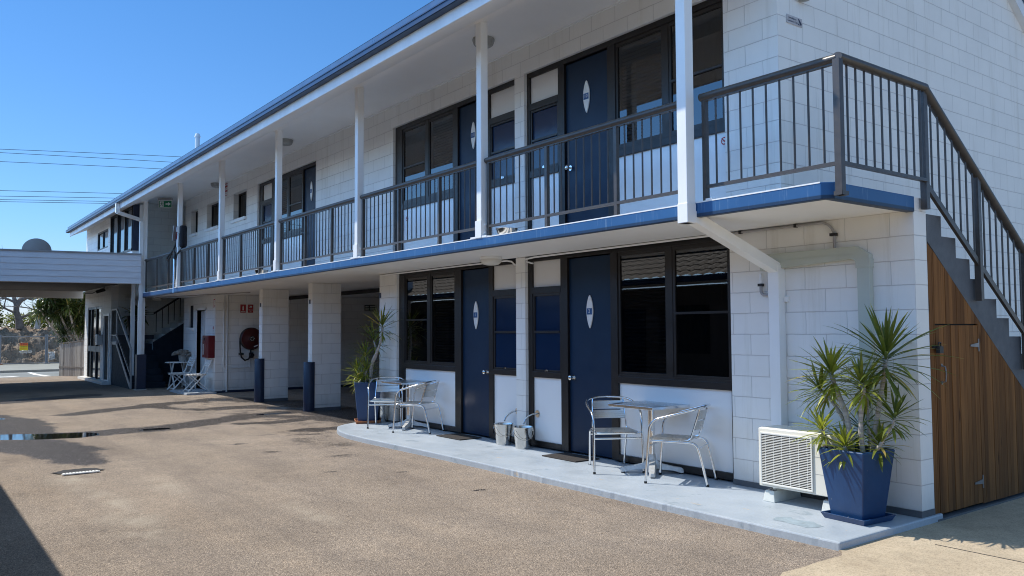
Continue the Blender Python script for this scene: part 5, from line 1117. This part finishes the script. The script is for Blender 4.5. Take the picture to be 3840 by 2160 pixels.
# ------------------------------------------------------------------ fences, bank and trees beyond
F=thing('paling_fence','short weathered grey timber paling fence beside the office entrance','fence',(-29.7,-1.45,-.15)); oo=Vector((-29.7,-1.45,-.15)); a=Vector((-30.45,-1.80,0)); b=Vector((-28.6,-1.0,0)); random.seed(5); k=MO(); n=19; dv=(b-a)/n; nv=Vector((dv.y,-dv.x,0)).normalized()
for i in range(n):
    k.cur=random.random(); p=a+dv*(i+.5); h=1.16+.16*i/n+random.uniform(-.015,.02); k.obox((p.x+nv.x*random.uniform(0,.012),p.y,-.15+h/2),dv*.47,nv*.009,(0,0,h/2))
k.build('palings',M['paling'],F); k=MO(); k.bar((*a.xy,1.05),(*b.xy,1.2),.06,.03); k.bar((*a.xy,.2),(*b.xy,.2),.04,.06); k.build('fence_rails',M['paling'],F)
fy=[-6.9,-4.75,-2.63,-.68,1.3]
for i in range(4):
    t=thing('fence_panel',['steel mesh construction fence panel at the far left edge of the view','steel mesh construction fence panel left of the yellow hire sign','steel mesh construction fence panel carrying the yellow hire sign','steel mesh construction fence panel half hidden by the paling fence'][i],'fence panel',(-42.5,fy[i],-.15),0,'temporary construction fence panels')
    w_=fy[i+1]-fy[i]; k=MB()
    for y in (.03,w_-.03): k.tube([(0,y,0),(0,y,1.5)],.035,8)
    k.tube([(0,.02,1.40),(0,w_-.02,1.40)],.026,8); k.tube([(0,.02,.12),(0,w_-.02,.12)],.026,8); k.build('panel_frame',M['galv'],t)
    k=MB()
    for j in range(1,26):
        y=w_*j/26; k.box(-.0015,.0015,y-.0016,y+.0016,.12,1.4)
    for j in range(1,9): z=.12+1.28*j/9; k.box(-.0015,.0015,.03,w_-.03,z-.0015,z+.0015)
    k.build('wire_mesh',M['meshwire'],t)
    k=MB(); k.box(-.3,.3,-.12,.12,0,.13); k.build('fence_foot',M['terra'] if i==2 else M['galv'],t,bevel=.01)
t,w,h,u,off=plate('hire_sign','yellow and orange TFH hire sign hung on the construction fence','',0,0,0,0,'yellow','x') if False else (None,)*5
t=thing('hire_sign','square yellow TFH hire sign hung on the construction fence','sign',(-42.43,-1.655,.775)); k=MB(); k.box(0,.006,-.175,.175,-.18,.18); k.build('sign_panel',M['yellow'],t)
k=MB(); k.add([(.0075,-.175,.045),(.0075,.175,.045),(.0075,.175,.18),(.0075,-.175,.18)],[(0,1,2,3)]); k.build('orange_band',M['orange'],t,fixn=False)
txt('TFH',.155,(.009,0,.11),(0,1,0),(0,0,1),M['brand'],t,bold=.004); txt('1300 834 834',.055,(.009,0,-.01),(0,1,0),(0,0,1),M['darktext'],t,bold=.001); k=MB(); k.add([(.0075,-.14,-.10),(.0075,.14,-.10),(.0075,.14,-.085),(.0075,-.14,-.085)],[(0,1,2,3)]); k.build('rule_line',M['orange'],t,fixn=False)
def sheet(loc,label,s,seed):
    k=MB(); vs=[]; n=12; rnd=random.Random(seed)
    for i in range(n+1):
        for j in range(n+1):
            a,b=i/n-.5,j/n-.5; vs.append((.10*noise.noise((a*7,b*7,seed)),a*s[0]+.05*noise.noise((a*9,b*9,seed+3)),b*s[1]+.05*noise.noise((a*8,b*9,seed+7))))
    k.add(vs,[(i*(n+1)+j,i*(n+1)+j+1,(i+1)*(n+1)+j+1,(i+1)*(n+1)+j) for i in range(n) for j in range(n)]); o=k.build('crumpled_sheet',M['bonewhite'],smooth=True); o.location=loc; tag(o,label,'plastic sheet')
sheet((-43.0,-1.5,.52),'crumpled white plastic on the dirt under the yellow hire sign',(.5,.14),1); sheet((-43.2,-.35,.3),'crumpled white plastic on the dirt beside the paling fence',(.25,.38),4)
# dirt bank
k=MB(); vs=[]; ny=240; nx_=90
for i in range(nx_+1):
    x=-43.6-(i*.055 if i<60 else 3.3+(i-60)*.19)
    for j in range(ny+1):
        y=(-8+j*.0458) if j<216 else 1.9+(j-216)*.35; prof_=2.15*(1-math.exp(-max(0,(-43.6-x))*.62))*(.92+.12*noise.noise((y*.35,7,0)))
        if -43.6-x>4.5: prof_-=.12*(-43.6-x-4.5)
        d_=.20*noise.fractal((x*1.5,y*1.5,1),.75,2.2,5)+.13*noise.noise((x*4.1,y*4.1,5))+.09*abs(noise.noise((x*8.5,y*8.5,2)))
        vs.append((x+.25*noise.noise((x*1.4,y*1.4,9)),y,-.2+prof_+d_*min(1,(-43.6-x)*2+.2)))
k.add(vs,[(i*(ny+1)+j,i*(ny+1)+j+1,(i+1)*(ny+1)+j+1,(i+1)*(ny+1)+j) for i in range(nx_) for j in range(ny)]); o=k.build('dirt_bank',M['dirt'],kind='structure')
# multi-stemmed dracaena tree by the office
t=thing('tree','dense dark green multi-stemmed dracaena tree beyond the paling fence','tree',(-32.2,-.95,-.15)); rnd=random.Random(21); tips=[]
k=MB()
for i in range(9):
    bx,by=rnd.uniform(-.35,.35),rnd.uniform(-.22,.28); tx,ty,tz=rnd.uniform(-1.0,1.0),-1.35+2.4*(i/8)+rnd.uniform(-.15,.15),rnd.uniform(2.3,3.2)
    p0=Vector((bx,by,0)); p3=Vector((tx,ty,tz)); p1=p0+Vector((tx*.1,ty*.12,.9)); p2=p0.lerp(p3,.6)+Vector((0,0,.1)); P_=[p0.lerp(p1,s/4) for s in range(4)]+[p1.lerp(p2,s/4) for s in range(4)]+[p2.lerp(p3,s/4) for s in range(5)]
    k.tube(P_,[.055*(1-.4*q/len(P_)) for q in range(len(P_))],8); tips.append(p3)
    for q in range(3):
        f=rnd.uniform(.45,.9); c=P_[int(f*(len(P_)-1))]; e=c+Vector((rnd.uniform(-.5,.5),rnd.uniform(-.55,.55),rnd.uniform(.25,.9))); k.tube([c,c.lerp(e,.5)+Vector((0,0,-.05)),e],[.03,.026,.02],6); tips.append(e)
k.build('trunk',M['palebark'],t,smooth=True)
k=MB()
for e in tips: leaves(k,e,(rnd.uniform(-.4,.4),rnd.uniform(-.4,.4),1),54,.52,.024,rnd,droop=.9,emin=-.9,lit=rnd.choice((.12,.2,.3,.55)))
for q in range(70):
    e=Vector((rnd.uniform(-.9,.9),rnd.uniform(-1.35,1.2),rnd.uniform(1.75,3.5))); 
    if e.z<2.2 and e.y<-.6: continue
    leaves(k,e,(rnd.uniform(-.8,.8),rnd.uniform(-.8,.8),1),34,.5,.026,rnd,droop=.9,emin=-.9,lit=rnd.choice((.06,.12,.2,.4)))
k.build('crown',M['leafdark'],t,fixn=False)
# bare twisted tree and stump, shrubs on the bank
def limb(k,p,d,r,depth,rnd):
    P_=[p];Rr=[r]; n=5
    for i in range(n):
        d=(d+Vector((rnd.uniform(-.5,.5),rnd.uniform(-.5,.5),rnd.uniform(-.25,.3)))*.45).normalized(); p=p+d*(.16 if depth>2 else .13)*(1.0+.0*r); P_.append(p); Rr.append(r*(1-.45*(i+1)/n))
    k.tube(P_,Rr,7 if depth>2 else 4,caps=False)
    if depth>0:
        for i in range(3 if depth>1 else 4): limb(k,P_[rnd.randint(2,n)],(d+Vector((rnd.uniform(-1,1),rnd.uniform(-1,1),rnd.uniform(-.3,.8)))).normalized(),r*.5,depth-1,rnd)
t=thing('tree','bare twisted tree with an arching trunk on top of the dirt bank','tree',(-47.5,-1.38,1.85)); k=MB(); P_=[(0,.05,-.2),(0,.02,.25),(0,-.12,.7),(0,-.12,1.0),(0,.05,1.32),(0,.35,1.5),(0,.62,1.42)]
k.tube(P_,[.22,.17,.15,.14,.14,.12,.11],10); k.tube([(0,-.1,.95),(0,-.25,1.5),(0,-.2,2.1)],[.12,.1,.09],8); k.build('trunk',M['bark'],t,smooth=True)
k=MB(); rnd=random.Random(3)
for st,dd in (((0,.62,1.42),(0,.8,.3)),((0,-.2,2.1),(0,.1,1)),((0,.35,1.5),(0,.1,1)),((0,-.15,1.2),(0,-1,.4)),((0,-.1,.6),(0,-1,.6)),((0,.1,.4),(.2,1,.5))): limb(k,Vector(st),Vector(dd),.07,3,rnd)
k.build('twigs',M['bark'],t)
t=thing('tree','short pale tree stump with dark side branch on the dirt bank, left of the dracaena','tree',(-46.8,-.55,1.85)); k=MB(); k.tube([(0,-.05,-.2),(0,.0,.3),(0,.06,.62),(0,.0,.8)],[.14,.12,.1,.06],9); k.build('trunk',M['palebark'],t,smooth=True); k=MB(); rnd=random.Random(6); limb(k,Vector((0,.05,.6)),Vector((0,.4,.8)),.05,3,rnd); limb(k,Vector((0,.0,.7)),Vector((0,-.8,.5)),.04,3,rnd); k.build('twigs',M['bark'],t)
def shrub(loc,label,r,h,n,seed,m='shrub',lit=.6):
    t=thing('shrub',label,'shrub',loc); rnd=random.Random(seed); k=MB()
    for i in range(7): a=rnd.uniform(0,6.28); k.tube([(0,0,-.3),(r*.3*math.cos(a),r*.3*math.sin(a),h*.4),(r*.6*math.cos(a),r*.6*math.sin(a),h*.8)],[.04,.03,.012],5)
    k.build('branches',M['bark'],t); k=MB()
    for i in range(n):
        a=rnd.uniform(0,6.28); u_=rnd.random()**.5; z=rnd.random(); rr=r*u_*math.sqrt(max(.05,1-(z-.4)**2*1.8)); c=Vector((rr*math.cos(a),rr*math.sin(a),h*z)); 
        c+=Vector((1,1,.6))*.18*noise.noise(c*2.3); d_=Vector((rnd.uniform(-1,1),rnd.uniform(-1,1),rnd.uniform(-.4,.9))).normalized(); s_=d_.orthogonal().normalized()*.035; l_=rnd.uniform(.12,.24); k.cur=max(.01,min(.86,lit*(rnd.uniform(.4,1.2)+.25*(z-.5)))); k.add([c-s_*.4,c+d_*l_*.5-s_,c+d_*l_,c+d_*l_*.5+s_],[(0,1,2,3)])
    k.build('foliage',M[m],t,fixn=False)
shrub((-47,-2.95,1.7),'yellow-green bushy shrub at the far left on top of the dirt bank',.75,1.5,2600,1,lit=.8)
shrub((-49.5,-.9,1.7),'olive scrubby bush behind the bare twisted tree',1.3,.75,1000,2,lit=.6)
shrub((-50,.9,1.6),'dense dark bush on the bank behind the dracaena tree',1.5,1.7,2200,3,lit=.4)
shrub((-52,-3.2,1.6),'dull green bush farther back on the bank behind the yellow-green shrub',1.4,2.2,2600,4,lit=.35)
# ------------------------------------------------------------------ opposite wing (casts the long shadow, seen in the window reflections)
Q=thing('opposite_wing','low white motel wing with tiled roof and navy gutter opposite, seen reflected in the windows','building',(-5,-7.8,-.12)); oo=Vector((-5,-7.8,-.12))
k=MO(); k.box(-34,9,-8.0,-7.8,-.12,2.45); k.build('wall',M['oppwall'],Q)
k=MO(); 
for x in (-27.5,-23.5,-19.5,-15.5,-11.5,-7.5,-3.5,.5,4.5): k.box(x,x+.85,-7.8,-7.77,-.1,1.95)
k.build('doors',M['door'],Q); k=MO()
for x in (-26.2,-22.2,-18.2,-14.2,-10.2,-6.2,-2.2,1.8): k.box(x,x+1.5,-7.8,-7.77,.9,2.0)
k.build('windows',M['navyglass'],Q)
k=MO(); k.box(-34,9.2,-6.93,-6.83,2.47,2.60); k.build('gutter',M['navyroof'],Q); k=MO(); k.box(-34,9.2,-7.8,-6.93,2.47,2.5); k.build('eave',M['soffit'],Q)
k=MO(); vs=[]; nr=14; 
X=[-34+.1*i for i in range(433)]
for j in range(nr+1):
    y=-6.88-.33*j; z=2.60+.33*j*.42
    for x in X: vs.append((x,y,z+.035*abs(math.sin(math.pi*x/.3))))
    for x in X: vs.append((x,y-.33,z+.33*.42-.016+.035*abs(math.sin(math.pi*x/.3))))
m_=len(X); fs=[]
for j in range((nr+1)*2-1):
    for i in range(m_-1): fs.append((j*m_+i,j*m_+i+1,(j+1)*m_+i+1,(j+1)*m_+i))
k.add(vs,fs); k.build('tiled_roof',M['tile'],Q)
